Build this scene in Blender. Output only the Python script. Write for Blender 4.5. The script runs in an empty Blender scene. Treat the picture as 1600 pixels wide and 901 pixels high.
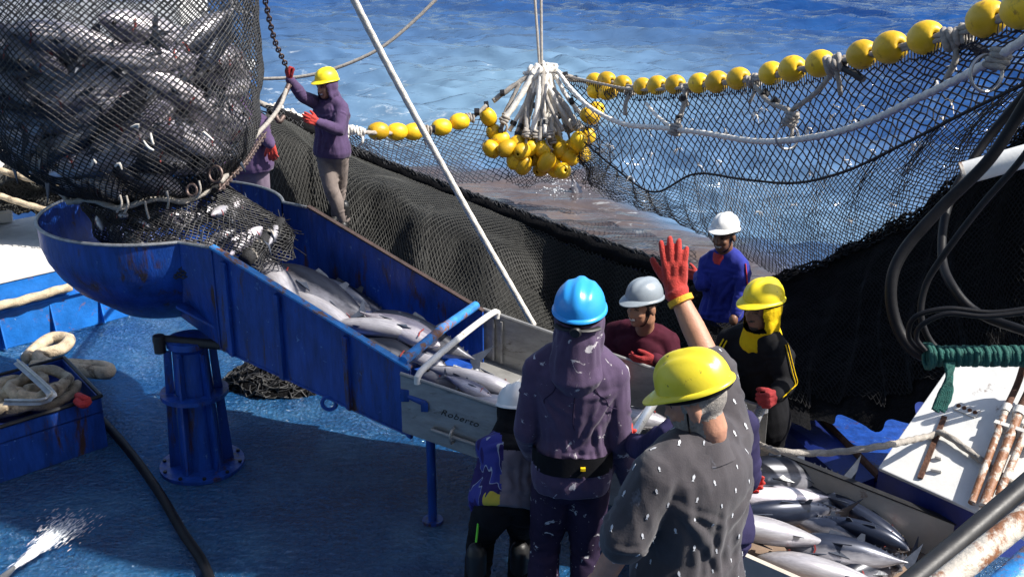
import bpy, bmesh, math, random
import numpy as np
from mathutils import Vector, Matrix, noise

random.seed(7)
np.random.seed(7)
scene = bpy.context.scene
COL = scene.collection
R = math.radians

# ------------------------------------------------------------------ camera
CAM_H = 3.4
PITCH = R(20.0)
FPX = 1700.0                      # focal length in pixels of the 1600-wide photograph
cam_data = bpy.data.cameras.new("camera")
cam_data.sensor_width = 36.0
cam_data.lens = 36.0 * FPX / 1600.0
cam_data.clip_start = 0.05
cam_data.clip_end = 9000.0
cam = bpy.data.objects.new("camera", cam_data)
COL.objects.link(cam)
cam.location = (0, 0, CAM_H)
cam.rotation_euler = (R(90) - PITCH, 0, 0)
scene.camera = cam

# ------------------------------------------------------------------ light
SUN_DIR = Vector((0.70, -0.15, 0.77)).normalized()       # towards the sun
world = bpy.data.worlds.new("World")
scene.world = world
world.use_nodes = True
wn, wl = world.node_tree.nodes, world.node_tree.links
wn.clear()
sky = wn.new("ShaderNodeTexSky")
sky.sky_type = 'NISHITA'
sky.sun_disc = False
sky.sun_elevation = math.asin(SUN_DIR.z)
sky.sun_rotation = math.atan2(SUN_DIR.x, SUN_DIR.y)
sky.altitude = 0
sky.air_density = 1.0
sky.dust_density = 1.6
sky.ozone_density = 1.2
bg = wn.new("ShaderNodeBackground")
bg.inputs["Strength"].default_value = 0.104
wo = wn.new("ShaderNodeOutputWorld")
wl.new(sky.outputs[0], bg.inputs[0])
wl.new(bg.outputs[0], wo.inputs[0])

sun_data = bpy.data.lights.new("sun", 'SUN')
sun_data.energy = 5.0
sun_data.angle = R(0.53)
sun_data.color = (1.0, 0.95, 0.87)
sun = bpy.data.objects.new("sun", sun_data)
COL.objects.link(sun)
sun.rotation_euler = SUN_DIR.to_track_quat('Z', 'Y').to_euler()
sun.location = (20, -8, 25)

scene.render.engine = 'CYCLES'
scene.view_settings.view_transform = 'Standard'
scene.view_settings.look = 'None'
scene.view_settings.gamma = 1.0
scene.view_settings.exposure = 0.68
scene.view_settings.use_curve_mapping = False
scene.cycles.max_bounces = 6
scene.cycles.diffuse_bounces = 3
scene.cycles.glossy_bounces = 3
scene.cycles.transmission_bounces = 4
scene.cycles.transparent_max_bounces = 8
scene.cycles.caustics_reflective = False
scene.cycles.caustics_refractive = False
scene.cycles.use_denoising = True

# ------------------------------------------------------------------ helpers
CP, SP = math.cos(PITCH), math.sin(PITCH)


def W(px, py, d):
    """world point seen at a photograph pixel, d metres deep"""
    v = (450.5 - py) / FPX
    return Vector(((px - 800) / FPX * d, d * (CP + v * SP), CAM_H - d * (SP - v * CP)))


def WZ(px, py, z):
    v = (450.5 - py) / FPX
    return W(px, py, (CAM_H - z) / (SP - v * CP))


def WY(px, py, y):
    v = (450.5 - py) / FPX
    return W(px, py, y / (CP + v * SP))


def lerp(a, b, t):
    return a + (b - a) * t


def spline(pts, n):
    """Catmull-Rom through pts, n samples, roughly even spacing"""
    P = [Vector(p) for p in pts]
    if len(P) == 2:
        return [P[0].lerp(P[1], i / (n - 1)) for i in range(n)]
    E = [P[0] * 2 - P[1]] + P + [P[-1] * 2 - P[-2]]
    fine = []
    for i in range(1, len(E) - 2):
        p0, p1, p2, p3 = E[i - 1], E[i], E[i + 1], E[i + 2]
        for k in range(20):
            t = k / 20
            fine.append(0.5 * ((2 * p1) + (p2 - p0) * t + (2 * p0 - 5 * p1 + 4 * p2 - p3) * t * t + (3 * p1 - p0 - 3 * p2 + p3) * t ** 3))
    fine.append(P[-1])
    acc = [0]
    for a, b in zip(fine, fine[1:]):
        acc.append(acc[-1] + (b - a).length)
    tot = acc[-1]
    out, j = [], 0
    for i in range(n):
        s = tot * i / (n - 1)
        while j < len(acc) - 2 and acc[j + 1] < s:
            j += 1
        seg = acc[j + 1] - acc[j]
        out.append(fine[j].lerp(fine[j + 1], 0 if seg < 1e-9 else min(1, (s - acc[j]) / seg)))
    return out


def path_len(pts):
    return sum((b - a).length for a, b in zip(pts, pts[1:]))


def frames(pts):
    """parallel transport frames along a path"""
    out = []
    n = None
    for i, p in enumerate(pts):
        t = (pts[min(i + 1, len(pts) - 1)] - pts[max(i - 1, 0)])
        t = t.normalized() if t.length > 1e-9 else Vector((0, 0, 1))
        if n is None:
            a = Vector((0, 0, 1)) if abs(t.z) < 0.9 else Vector((1, 0, 0))
            n = t.cross(a).normalized()
        else:
            n = n - t * n.dot(t)
            n = n.normalized() if n.length > 1e-6 else t.orthogonal().normalized()
        out.append((p, t, n, t.cross(n)))
    return out


class MB:
    """collects shapes into one mesh"""

    def __init__(self):
        self.v, self.f, self.m = [], [], []
        self.cur = 0

    def add(self, vs, fs):
        o = len(self.v)
        self.v.extend([tuple(v) for v in vs])
        self.f.extend([tuple(o + i for i in f) for f in fs])
        self.m.extend([self.cur] * len(fs))
        return self

    def box(self, c, size, mat=None):
        x, y, z = [s / 2 for s in size]
        vs = [Vector(p) for p in ((-x, -y, -z), (x, -y, -z), (x, y, -z), (-x, y, -z), (-x, -y, z), (x, -y, z), (x, y, z), (-x, y, z))]
        if mat is not None:
            vs = [mat @ p for p in vs]
        vs = [p + Vector(c) for p in vs]
        return self.add(vs, [(3, 2, 1, 0), (4, 5, 6, 7), (0, 1, 5, 4), (1, 2, 6, 5), (2, 3, 7, 6), (3, 0, 4, 7)])

    def slab(self, poly, thick):
        """a flat polygon (list of points) given a thickness vector"""
        n = len(poly)
        t = Vector(thick)
        a = [Vector(p) for p in poly]
        b = [p + t for p in a]
        fs = [tuple(range(n))[::-1], tuple(range(n, 2 * n))]
        for i in range(n):
            j = (i + 1) % n
            fs.append((i, j, n + j, n + i))
        return self.add(a + b, fs)

    def tube(self, pts, rad, n=10, cap=True, round_cap=False, twist=0, strands=3, depth=0.0, flat=None):
        pts = [Vector(p) for p in pts]
        rad = [rad] * len(pts) if not isinstance(rad, (list, tuple)) else list(rad)
        if round_cap:
            t0 = (pts[0] - pts[1]).normalized()
            t1 = (pts[-1] - pts[-2]).normalized()
            r0, r1 = rad[0], rad[-1]
            pts = [pts[0] + t0 * r0 * .98, pts[0] + t0 * r0 * .7] + pts + [pts[-1] + t1 * r1 * .7, pts[-1] + t1 * r1 * .98]
            rad = [r0 * .2, r0 * .71] + rad + [r1 * .71, r1 * .2]
        fr = frames(pts)
        vs, fs, s = [], [], 0
        for i, (p, t, a, b) in enumerate(fr):
            if i:
                s += (pts[i] - pts[i - 1]).length
            for k in range(n):
                th = 2 * math.pi * k / n
                r = rad[i]
                if depth:
                    r *= 1 + depth * (abs(math.cos((strands * th + twist * s) / 2)) * 2 - 1.2)
                vs.append(p + (a * math.cos(th) + b * math.sin(th) * (flat or 1)) * r)
        m = len(pts)
        for i in range(m - 1):
            for k in range(n):
                j = (k + 1) % n
                fs.append((i * n + k, i * n + j, (i + 1) * n + j, (i + 1) * n + k))
        if cap:
            fs.append(tuple(range(n))[::-1])
            fs.append(tuple((m - 1) * n + k for k in range(n)))
        return self.add(vs, fs)

    def loft(self, rings, close=True):
        n = len(rings[0])
        vs = [p for r in rings for p in r]
        fs = []
        for i in range(len(rings) - 1):
            for k in range(n):
                j = (k + 1) % n
                fs.append((i * n + k, i * n + j, (i + 1) * n + j, (i + 1) * n + k))
        if close:
            fs.append(tuple(range(n))[::-1])
            fs.append(tuple((len(rings) - 1) * n + k for k in range(n)))
        return self.add(vs, fs)

    def ellipsoid(self, c, rad, mat=None, nu=14, nv=9):
        c = Vector(c)
        rings = []
        for j in range(1, nv):
            ph = math.pi * j / nv - math.pi / 2
            ring = []
            for i in range(nu):
                th = 2 * math.pi * i / nu
                p = Vector((rad[0] * math.cos(ph) * math.cos(th), rad[1] * math.cos(ph) * math.sin(th), rad[2] * math.sin(ph)))
                ring.append(c + (mat @ p if mat else p))
            rings.append(ring)
        vs = [p for r in rings for p in r]
        p0 = Vector((0, 0, -rad[2])); p1 = Vector((0, 0, rad[2]))
        vs += [c + (mat @ p0 if mat else p0), c + (mat @ p1 if mat else p1)]
        fs = []
        m = len(rings)
        for i in range(m - 1):
            for k in range(nu):
                j = (k + 1) % nu
                fs.append((i * nu + k, i * nu + j, (i + 1) * nu + j, (i + 1) * nu + k))
        for k in range(nu):
            j = (k + 1) % nu
            fs.append((m * nu, j, k))
            fs.append((m * nu + 1, (m - 1) * nu + k, (m - 1) * nu + j))
        return self.add(vs, fs)

    def lathe(self, c, prof, n=32, axis=None, a0=0, a1=2 * math.pi):
        """profile of (radius, height) about a vertical axis through c"""
        c = Vector(c)
        full = abs(a1 - a0 - 2 * math.pi) < 1e-6
        k = n if full else n + 1
        vs, fs = [], []
        for r, h in prof:
            for i in range(k):
                th = a0 + (a1 - a0) * i / n
                p = Vector((r * math.cos(th), r * math.sin(th), h))
                vs.append(c + (axis @ p if axis else p))
        for j in range(len(prof) - 1):
            for i in range(k if full else k - 1):
                i2 = (i + 1) % k
                fs.append((j * k + i, j * k + i2, (j + 1) * k + i2, (j + 1) * k + i))
        return self.add(vs, fs)

    def torus(self, c, Rr, r, mat=None, n=24, k=8, sx=1.0):
        c = Vector(c)
        vs, fs = [], []
        for i in range(n):
            th = 2 * math.pi * i / n
            for j in range(k):
                ph = 2 * math.pi * j / k
                p = Vector(((Rr + r * math.cos(ph)) * math.cos(th) * sx, (Rr + r * math.cos(ph)) * math.sin(th), r * math.sin(ph)))
                vs.append(c + (mat @ p if mat else p))
        for i in range(n):
            for j in range(k):
                i2, j2 = (i + 1) % n, (j + 1) % k
                fs.append((i * k + j, i2 * k + j, i2 * k + j2, i * k + j2))
        return self.add(vs, fs)

    def mesh(self, name):
        me = bpy.data.meshes.new(name)
        me.from_pydata(self.v, [], self.f)
        me.update()
        return me

    def build(self, name, mats, parent=None, smooth=True, fix=True, bevel=0, auto=40):
        me = self.mesh(name)
        if not isinstance(mats, (list, tuple)):
            mats = [mats]
        for m in mats:
            me.materials.append(m)
        if len(mats) > 1:
            me.polygons.foreach_set("material_index", self.m)
        if fix or bevel:
            bm = bmesh.new(); bm.from_mesh(me)
            bmesh.ops.recalc_face_normals(bm, faces=bm.faces)
            if bevel:
                es = [e for e in bm.edges if len(e.link_faces) == 2 and e.calc_face_angle(0) > R(35)]
                bmesh.ops.bevel(bm, geom=es, offset=bevel, segments=2, profile=.6, affect='EDGES', clamp_overlap=True)
            bm.to_mesh(me); bm.free()
        if smooth:
            me.polygons.foreach_set("use_smooth", [True] * len(me.polygons))
            if auto:
                try:
                    me.set_sharp_from_angle(angle=R(auto))
                except Exception:
                    pass
        o = bpy.data.objects.new(name, me)
        COL.objects.link(o)
        if parent is not None:
            o.parent = parent
            o.matrix_parent_inverse = parent_world(parent).inverted()
        return o


def parent_world(p):
    m = p.matrix_basis.copy()
    if p.parent is not None:
        m = parent_world(p.parent) @ p.matrix_parent_inverse @ m
    return m


def tag(o, label=None, cat=None, group=None, kind=None):
    if label:
        o["label"] = label
    if cat:
        o["category"] = cat
    if group:
        o["group"] = group
    if kind:
        o["kind"] = kind
    return o


def empty(name, loc, label, cat, group=None, kind=None):
    o = bpy.data.objects.new(name, None)
    COL.objects.link(o)
    o.location = loc
    o.empty_display_size = 0.1
    return tag(o, label, cat, group, kind)


def basis(x, y, z):
    return Matrix((x, y, z)).transposed()


# ------------------------------------------------------------------ materials
def new_mat(name):
    m = bpy.data.materials.new(name)
    m.use_nodes = True
    nt = m.node_tree
    b = nt.nodes["Principled BSDF"]
    return m, nt.nodes, nt.links, b


def N(nodes, typ, **kw):
    n = nodes.new(typ)
    for k, v in kw.items():
        setattr(n, k, v)
    return n


def ramp(nodes, pts):
    r = nodes.new("ShaderNodeValToRGB")
    e = r.color_ramp.elements
    while len(e) < len(pts):
        e.new(0.5)
    for i, (p, c) in enumerate(pts):
        e[i].position = p
        e[i].color = (*c, 1) if len(c) == 3 else c
    return r


def noise_tex(nodes, links, coord, scale, detail=4, rough=.6, stretch=None, dist=0):
    n = nodes.new("ShaderNodeTexNoise")
    n.inputs["Scale"].default_value = scale
    n.inputs["Detail"].default_value = detail
    n.inputs["Roughness"].default_value = rough
    n.inputs["Distortion"].default_value = dist
    if stretch:
        mp = nodes.new("ShaderNodeMapping")
        mp.inputs["Scale"].default_value = stretch
        links.new(coord, mp.inputs[0])
        links.new(mp.outputs[0], n.inputs["Vector"])
    else:
        links.new(coord, n.inputs["Vector"])
    return n


def mix(nodes, links, fac, a, b, mode='MIX'):
    m = nodes.new("ShaderNodeMix")
    m.data_type = 'RGBA'
    m.blend_type = mode
    for sock, val in ((m.inputs[0], fac), (m.inputs[6], a), (m.inputs[7], b)):
        if hasattr(val, "is_linked"):
            links.new(val, sock)
        elif isinstance(val, (int, float)):
            sock.default_value = val
        else:
            sock.default_value = (*val, 1) if len(val) == 3 else val
    return m.outputs[2]


def surface(name, col, var=.25, rough=.5, scale=6, metal=0, bump=.15, bscale=40, stains=None, stain_amt=.5, stain_scale=5,
            stretch=None, spec=.5, specks=None, speck_scale=18, speck_amt=.6, sheen=0, coat=0, obj=True):
    """general painted / cloth / metal surface: mottled colour, optional stains (rust, dirt) and specks, fine relief"""
    m, nodes, links, b = new_mat(name)
    tc = nodes.new("ShaderNodeTexCoord")
    co = tc.outputs["Object"]
    n1 = noise_tex(nodes, links, co, scale, 6, .65, stretch)
    dark = tuple(c * (1 - var) for c in col)
    lite = tuple(min(1, c * (1 + var)) for c in col)
    r1 = ramp(nodes, [(.3, dark), (.7, lite)])
    links.new(n1.outputs[0], r1.inputs[0])
    out = r1.outputs[0]
    rough_sock = None
    if stains is not None:
        n2 = noise_tex(nodes, links, co, stain_scale, 9, .72, stretch, .3)
        lo = .72 - .4 * stain_amt
        r2 = ramp(nodes, [(lo, (0, 0, 0)), (lo + .08, (1, 1, 1))])
        links.new(n2.outputs[0], r2.inputs[0])
        out = mix(nodes, links, r2.outputs[0], out, stains)
    if specks is not None:
        n3 = noise_tex(nodes, links, co, speck_scale, 5, .7, None, .6)
        lo = .78 - .25 * speck_amt
        r3 = ramp(nodes, [(lo, (0, 0, 0)), (lo + .03, (1, 1, 1))])
        links.new(n3.outputs[0], r3.inputs[0])
        out = mix(nodes, links, r3.outputs[0], out, specks)
    links.new(out, b.inputs["Base Color"])
    n4 = noise_tex(nodes, links, co, scale * 2.3, 5, .6, stretch)
    mr = nodes.new("ShaderNodeMapRange")
    mr.inputs[3].default_value = max(.03, rough - .14)
    mr.inputs[4].default_value = min(1, rough + .14)
    links.new(n4.outputs[0], mr.inputs[0])
    links.new(mr.outputs[0], b.inputs["Roughness"])
    b.inputs["Metallic"].default_value = metal
    b.inputs["Specular IOR Level"].default_value = spec
    if sheen:
        b.inputs["Sheen Weight"].default_value = sheen
        b.inputs["Sheen Roughness"].default_value = .4
    if coat:
        b.inputs["Coat Weight"].default_value = coat
        b.inputs["Coat Roughness"].default_value = .15
    if bump:
        n5 = noise_tex(nodes, links, co, bscale, 5, .6, stretch)
        bp = nodes.new("ShaderNodeBump")
        bp.inputs["Strength"].default_value = bump
        bp.inputs["Distance"].default_value = .02
        links.new(n5.outputs[0], bp.inputs["Height"])
        links.new(bp.outputs[0], b.inputs["Normal"])
    return m


M = {}
BLUE = (.011, .056, .29)
M['blue'] = surface('blue_paint', BLUE, .45, .36, 2.2, bump=.22, bscale=9, stains=(.060, .030, .026), stain_amt=.40, stain_scale=1.0, stretch=(7, 7, 1.6), specks=(.10, .21, .45), speck_scale=22, speck_amt=.52)
M['blue_worn'] = surface('worn_blue_paint', (.012, .15, .52), .3, .45, 5, bump=.2, bscale=30, stains=(.20, .09, .05), stain_amt=.3, stain_scale=9, specks=(.5, .55, .6), speck_scale=25, speck_amt=.3)
M['blue_edge'] = surface('scraped_blue_edge', (.03, .22, .58), .35, .45, 14, bump=.2, bscale=50, stains=(.22, .10, .05), stain_amt=.52, stain_scale=9)
M['steel_edge'] = surface('bare_steel_edge', (.30, .31, .33), .3, .45, 20, metal=.6, stains=(.10, .06, .04), stain_amt=.35, stain_scale=12)
M['navy'] = surface('navy_paint', (.008, .02, .14), .4, .45, 4, stains=(.05, .03, .025), stain_amt=.25)
M['white_paint'] = surface('white_paint', (.74, .74, .72), .1, .45, 5, bump=.1, stains=(.16, .08, .05), stain_amt=.2, stain_scale=6)
M['white_dirty'] = surface('dirty_white_paint', (.72, .70, .66), .16, .55, 7, bump=.15, stains=(.25, .20, .16), stain_amt=.3, stain_scale=5)
M['cream'] = surface('cream_tank_lining', (.52, .47, .40), .14, .35, 6, bump=.08, stains=(.26, .16, .12), stain_amt=.25, stain_scale=4)
M['wet_floor'] = surface('wet_brown_floor', (.20, .145, .11), .3, .2, 6, bump=.1)
M['rust_pipe'] = surface('rusting_white_pipe', (.60, .55, .48), .2, .55, 9, bump=.5, bscale=25, stains=(.26, .115, .055), stain_amt=.68, stain_scale=9)
M['dark_rust'] = surface('dark_rust', (.045, .026, .022), .5, .8, 14, bump=.5, bscale=50)
M['rust'] = surface('rust', (.11, .048, .028), .5, .8, 14, bump=.5, bscale=50)
M['alu'] = surface('scuffed_aluminium', (.33, .325, .315), .22, .42, 7, metal=.5, bump=.15, bscale=40, stains=(.16, .145, .13), stain_amt=.35, stain_scale=4, stretch=(1, 1, 2.5))
M['alu_bright'] = surface('bare_aluminium_pipe', (.72, .72, .71), .12, .3, 10, metal=.7, bump=.1)
M['steel'] = surface('galvanised_steel', (.42, .42, .42), .25, .4, 15, metal=.8, bump=.15, stains=(.14, .08, .05), stain_amt=.25)
M['black_steel'] = surface('black_oily_steel', (.012, .012, .014), .5, .5, 8, bump=.06, stains=(.3, .3, .3), stain_amt=.1)
M['chain'] = surface('rusty_chain', (.12, .085, .075), .4, .5, 30, metal=.5, bump=.3)
M['rubber'] = surface('black_rubber_hose', (.008, .008, .010), .35, .5, 9, bump=.1, spec=.2, specks=(.2, .2, .2), speck_scale=14, speck_amt=.02)
M['rope_white'] = surface('white_rope', (.78, .74, .67), .2, .8, 25, bump=.4, bscale=120)
M['rope_grey'] = surface('weathered_grey_rope', (.34, .31, .275), .3, .85, 25, bump=.5, bscale=120)
M['rope_tan'] = surface('tan_rope', (.52, .42, .29), .35, .85, 18, bump=.5, bscale=90, stains=(.16, .12, .08), stain_amt=.4)
M['rope_black'] = surface('black_cord', (.014, .014, .016), .3, .8, 25, bump=.4, bscale=120)
M['rope_green'] = surface('green_rope', (.008, .085, .07), .35, .8, 30, bump=.4, bscale=130)
M['tape'] = surface('black_tape', (.012, .012, .014), .3, .5, 25)
M['float'] = surface('yellow_float', (.83, .53, .015), .10, .42, 5, bump=.12, bscale=25, stains=(.42, .24, .02), stain_amt=.18, stain_scale=8)
def vary(m, lo=.72, hi=1.05):
    nt = m.node_tree; nodes, links = nt.nodes, nt.links
    b = nodes["Principled BSDF"]
    src = b.inputs["Base Color"].links[0].from_socket
    oi = nodes.new("ShaderNodeObjectInfo")
    r = ramp(nodes, [(0, (lo, lo * .92, lo * .8)), (1, (hi, hi, hi * .9))])
    links.new(oi.outputs["Random"], r.inputs[0])
    links.new(mix(nodes, links, 1.0, src, r.outputs[0], 'MULTIPLY'), b.inputs["Base Color"])


M['float'] = surface('yellow_float', (.86, .55, .015), .14, .42, 5, bump=.25, bscale=18, stains=(.45, .25, .03), stain_amt=.36, stain_scale=7, specks=(.12, .09, .03), speck_scale=17, speck_amt=.42)
vary(M['float'], .62, 1.08)
M['net'] = surface('black_net_twine', (.022, .022, .024), .3, .5, 30, bump=0)
M['net_blue'] = surface('dark_blue_net_twine', (.014, .018, .034), .3, .65, 30, bump=0)
M['net_grey'] = surface('worn_grey_net_twine', (.038, .038, .034), .35, .6, 3, bump=0)
M['net_bed'] = surface('heaped_net_bed', (.014, .014, .013), .5, .8, 18, bump=.9, bscale=60)
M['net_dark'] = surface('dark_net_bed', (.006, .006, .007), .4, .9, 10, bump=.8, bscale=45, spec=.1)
M['net_shaded'] = surface('shade_blackened_net_twine', (.011, .011, .012), .3, .8, 30, bump=0, spec=.2)  # black twine of the curtain, darkened further to put its shade into colour
M['scrap'] = surface('pale_plastic_scrap', (.66, .62, .56), .2, .6, 20)
M['red'] = surface('red_paint', (.55, .03, .02), .2, .4, 8)
M['ink'] = surface('black_marker', (.02, .02, .02), .1, .5, 8, bump=0)
M['skin'] = surface('tanned_skin', (.36, .18, .11), .15, .5, 22, bump=.1, bscale=160)
M['skin_dark'] = surface('dark_tanned_skin', (.20, .095, .055), .15, .5, 22, bump=.1, bscale=160)
M['skin_fair'] = surface('fair_sunburnt_skin', (.47, .235, .155), .14, .5, 24, bump=.15, bscale=160)
M['hair'] = surface('black_hair', (.012, .010, .009), .3, .5, 60, bump=.5, bscale=200)
M['hair_grey'] = surface('grey_hair', (.34, .31, .28), .35, .6, 70, bump=.6, bscale=220)
M['teeth'] = surface('teeth', (.78, .74, .66), .05, .3, 30, bump=0)
M['lip'] = surface('lip', (.22, .08, .06), .15, .45, 40, bump=0)
M['eye'] = surface('dark_eye', (.02, .013, .01), .2, .25, 40, bump=0)
M['glove'] = surface('red_knit_glove', (.50, .040, .030), .2, .85, 30, bump=.5, bscale=190, stains=(.30, .03, .025), stain_amt=.2, sheen=.2)
M['glove_dark'] = surface('dark_red_knit_glove', (.28, .018, .020), .25, .85, 30, bump=.5, bscale=190)
M['yellow_hem'] = surface('yellow_knit_hem', (.72, .40, .03), .2, .85, 40, bump=.4, bscale=190)
M['hat_yellow'] = surface('yellow_hard_hat', (.80, .66, .035), .06, .34, 6, bump=.03, stains=(.30, .25, .05), stain_amt=.22, stain_scale=14, specks=(.16, .13, .03), speck_scale=22, speck_amt=.5)
M['hat_yellow_clean'] = surface('clean_yellow_hard_hat', (.84, .66, .02), .08, .4, 6, bump=.05, stains=(.5, .38, .03), stain_amt=.25, stain_scale=12, specks=(.2, .16, .03), speck_scale=30, speck_amt=.35)
M['hat_blue'] = surface('blue_hard_hat', (.03, .33, .80), .06, .34, 6, bump=.03, specks=(.25, .5, .8), speck_scale=34, speck_amt=.4, stains=(.02, .2, .55), stain_amt=.25, stain_scale=9)
M['hat_white'] = surface('white_hard_hat', (.78, .78, .76), .05, .34, 6, bump=.03, stains=(.34, .30, .26), stain_amt=.22, stain_scale=14)
M['hat_grey'] = surface('grey_hard_hat', (.27, .31, .35), .10, .30, 6, bump=.03, stains=(.5, .52, .54), stain_amt=.2, stain_scale=10)
M['purple'] = surface('purple_shirt_cloth', (.088, .060, .112), .22, .62, 7, bump=.12, bscale=150, specks=(.55, .52, .55), speck_scale=15, speck_amt=.66, sheen=.25)
M['purple_plain'] = surface('plain_purple_cloth', (.085, .055, .120), .22, .7, 7, bump=.12, bscale=150, sheen=.2)
M['purple_grey'] = surface('faded_mauve_cloth', (.17, .13, .18), .2, .7, 7, bump=.12, bscale=150, sheen=.2)
M['navy_trouser'] = surface('dark_trouser_cloth', (.030, .020, .045), .3, .65, 7, bump=.12, bscale=150, specks=(.5, .48, .5), speck_scale=16, speck_amt=.66)
M['navy_cloth'] = surface('navy_cloth', (.032, .028, .075), .25, .65, 7, bump=.12, bscale=150)
M['grey_polo'] = None
M['khaki'] = surface('grey_brown_trouser_cloth', (.20, .165, .150), .2, .75, 8, bump=.12, bscale=150)
M['burgundy'] = surface('burgundy_sweater', (.060, .011, .022), .3, .8, 9, bump=.12, bscale=150)
M['black_cloth'] = surface('black_jacket_cloth', (.011, .011, .013), .3, .6, 8, bump=.12, bscale=150)
M['yellow_cloth'] = surface('yellow_cloth', (.72, .48, .01), .15, .7, 10, bump=.3)
M['blue_cloth'] = surface('blue_sportswear_cloth', (.030, .040, .27), .22, .55, 8, bump=.12, bscale=150, sheen=.2)
M['red_cloth'] = surface('red_cloth', (.52, .03, .03), .2, .7, 10, bump=.3)
M['grey_cloth'] = surface('mauve_grey_cloth', (.20, .165, .19), .2, .7, 8, bump=.12, bscale=150)
M['boot'] = surface('black_rubber_boot', (.015, .015, .016), .3, .4, 8)
M['green_neon'] = surface('neon_green_trim', (.25, .85, .05), .1, .6, 8)
M['white_cloth'] = surface('white_cloth', (.65, .67, .72), .15, .7, 8, bump=.3)


def add_folds(m, strength=.55, sx=9.0, ang=35):
    # long soft cloth folds on top of the fine weave
    nt = m.node_tree; nodes, links = nt.nodes, nt.links
    b = nodes["Principled BSDF"]
    tc = nodes.new("ShaderNodeTexCoord")
    mp = nodes.new("ShaderNodeMapping"); mp.inputs["Rotation"].default_value = (R(20), R(ang), R(10)); mp.inputs["Scale"].default_value = (sx, sx, sx * .28)
    links.new(tc.outputs["Object"], mp.inputs[0])
    n = nodes.new("ShaderNodeTexNoise"); n.inputs["Scale"].default_value = 1.0; n.inputs["Detail"].default_value = 3; n.inputs["Roughness"].default_value = .45
    n.noise_type = 'RIDGED_MULTIFRACTAL'
    links.new(mp.outputs[0], n.inputs["Vector"])
    bp = nodes.new("ShaderNodeBump"); bp.inputs["Strength"].default_value = strength; bp.inputs["Distance"].default_value = .025
    links.new(n.outputs[0], bp.inputs["Height"])
    old = b.inputs["Normal"].links
    if old:
        links.new(old[0].from_socket, bp.inputs["Normal"])
    links.new(bp.outputs[0], b.inputs["Normal"])


def polo_mat():
    m, nodes, links, b = new_mat('grey_polo_cloth')
    tc = nodes.new("ShaderNodeTexCoord")
    co = tc.outputs["Object"]
    n1 = noise_tex(nodes, links, co, 7, 5, .6)
    r1 = ramp(nodes, [(.3, (.052, .047, .054)), (.7, (.085, .078, .086))])
    links.new(n1.outputs[0], r1.inputs[0])
    vo = nodes.new("ShaderNodeTexVoronoi")
    vo.inputs["Scale"].default_value = 9.5
    nz = noise_tex(nodes, links, co, 30, 3, .6)
    mx = mix(nodes, links, .075, co, nz.outputs[1], 'ADD')
    links.new(mx, vo.inputs["Vector"])
    r2 = ramp(nodes, [(.115, (1, 1, 1)), (.15, (0, 0, 0))])
    links.new(vo.outputs["Distance"], r2.inputs[0])
    big = noise_tex(nodes, links, co, 4.5, 6, .7, None, .5)
    r3 = ramp(nodes, [(.60, (0, 0, 0)), (.66, (.55, .55, .55))])
    links.new(big.outputs[0], r3.inputs[0])
    c1 = mix(nodes, links, r3.outputs[0], r1.outputs[0], (.22, .23, .28))
    links.new(c1, b.inputs["Base Color"])
    b.inputs["Roughness"].default_value = .8
    b.inputs["Sheen Weight"].default_value = .2
    n5 = noise_tex(nodes, links, co, 160, 3, .6)
    bp = nodes.new("ShaderNodeBump"); bp.inputs["Strength"].default_value = .12; bp.inputs["Distance"].default_value = .02
    links.new(n5.outputs[0], bp.inputs["Height"]); links.new(bp.outputs[0], b.inputs["Normal"])
    return m


def vest_mat():
    """printed sportswear: blue-violet, white and yellow blotches"""
    m, nodes, links, b = new_mat('printed_sportswear')
    tc = nodes.new("ShaderNodeTexCoord")
    n1 = noise_tex(nodes, links, tc.outputs["Object"], 5.5, 2, .5, (1, 1, .6), .8)
    r1 = ramp(nodes, [(.36, (.03, .02, .12)), (.44, (.045, .05, .26)), (.52, (.34, .37, .46)), (.535, (.03, .02, .11)), (.66, (.55, .42, .06))])
    r1.color_ramp.interpolation = 'CONSTANT'
    links.new(n1.outputs[0], r1.inputs[0])
    links.new(r1.outputs[0], b.inputs["Base Color"])
    b.inputs["Roughness"].default_value = .6
    return m


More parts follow.
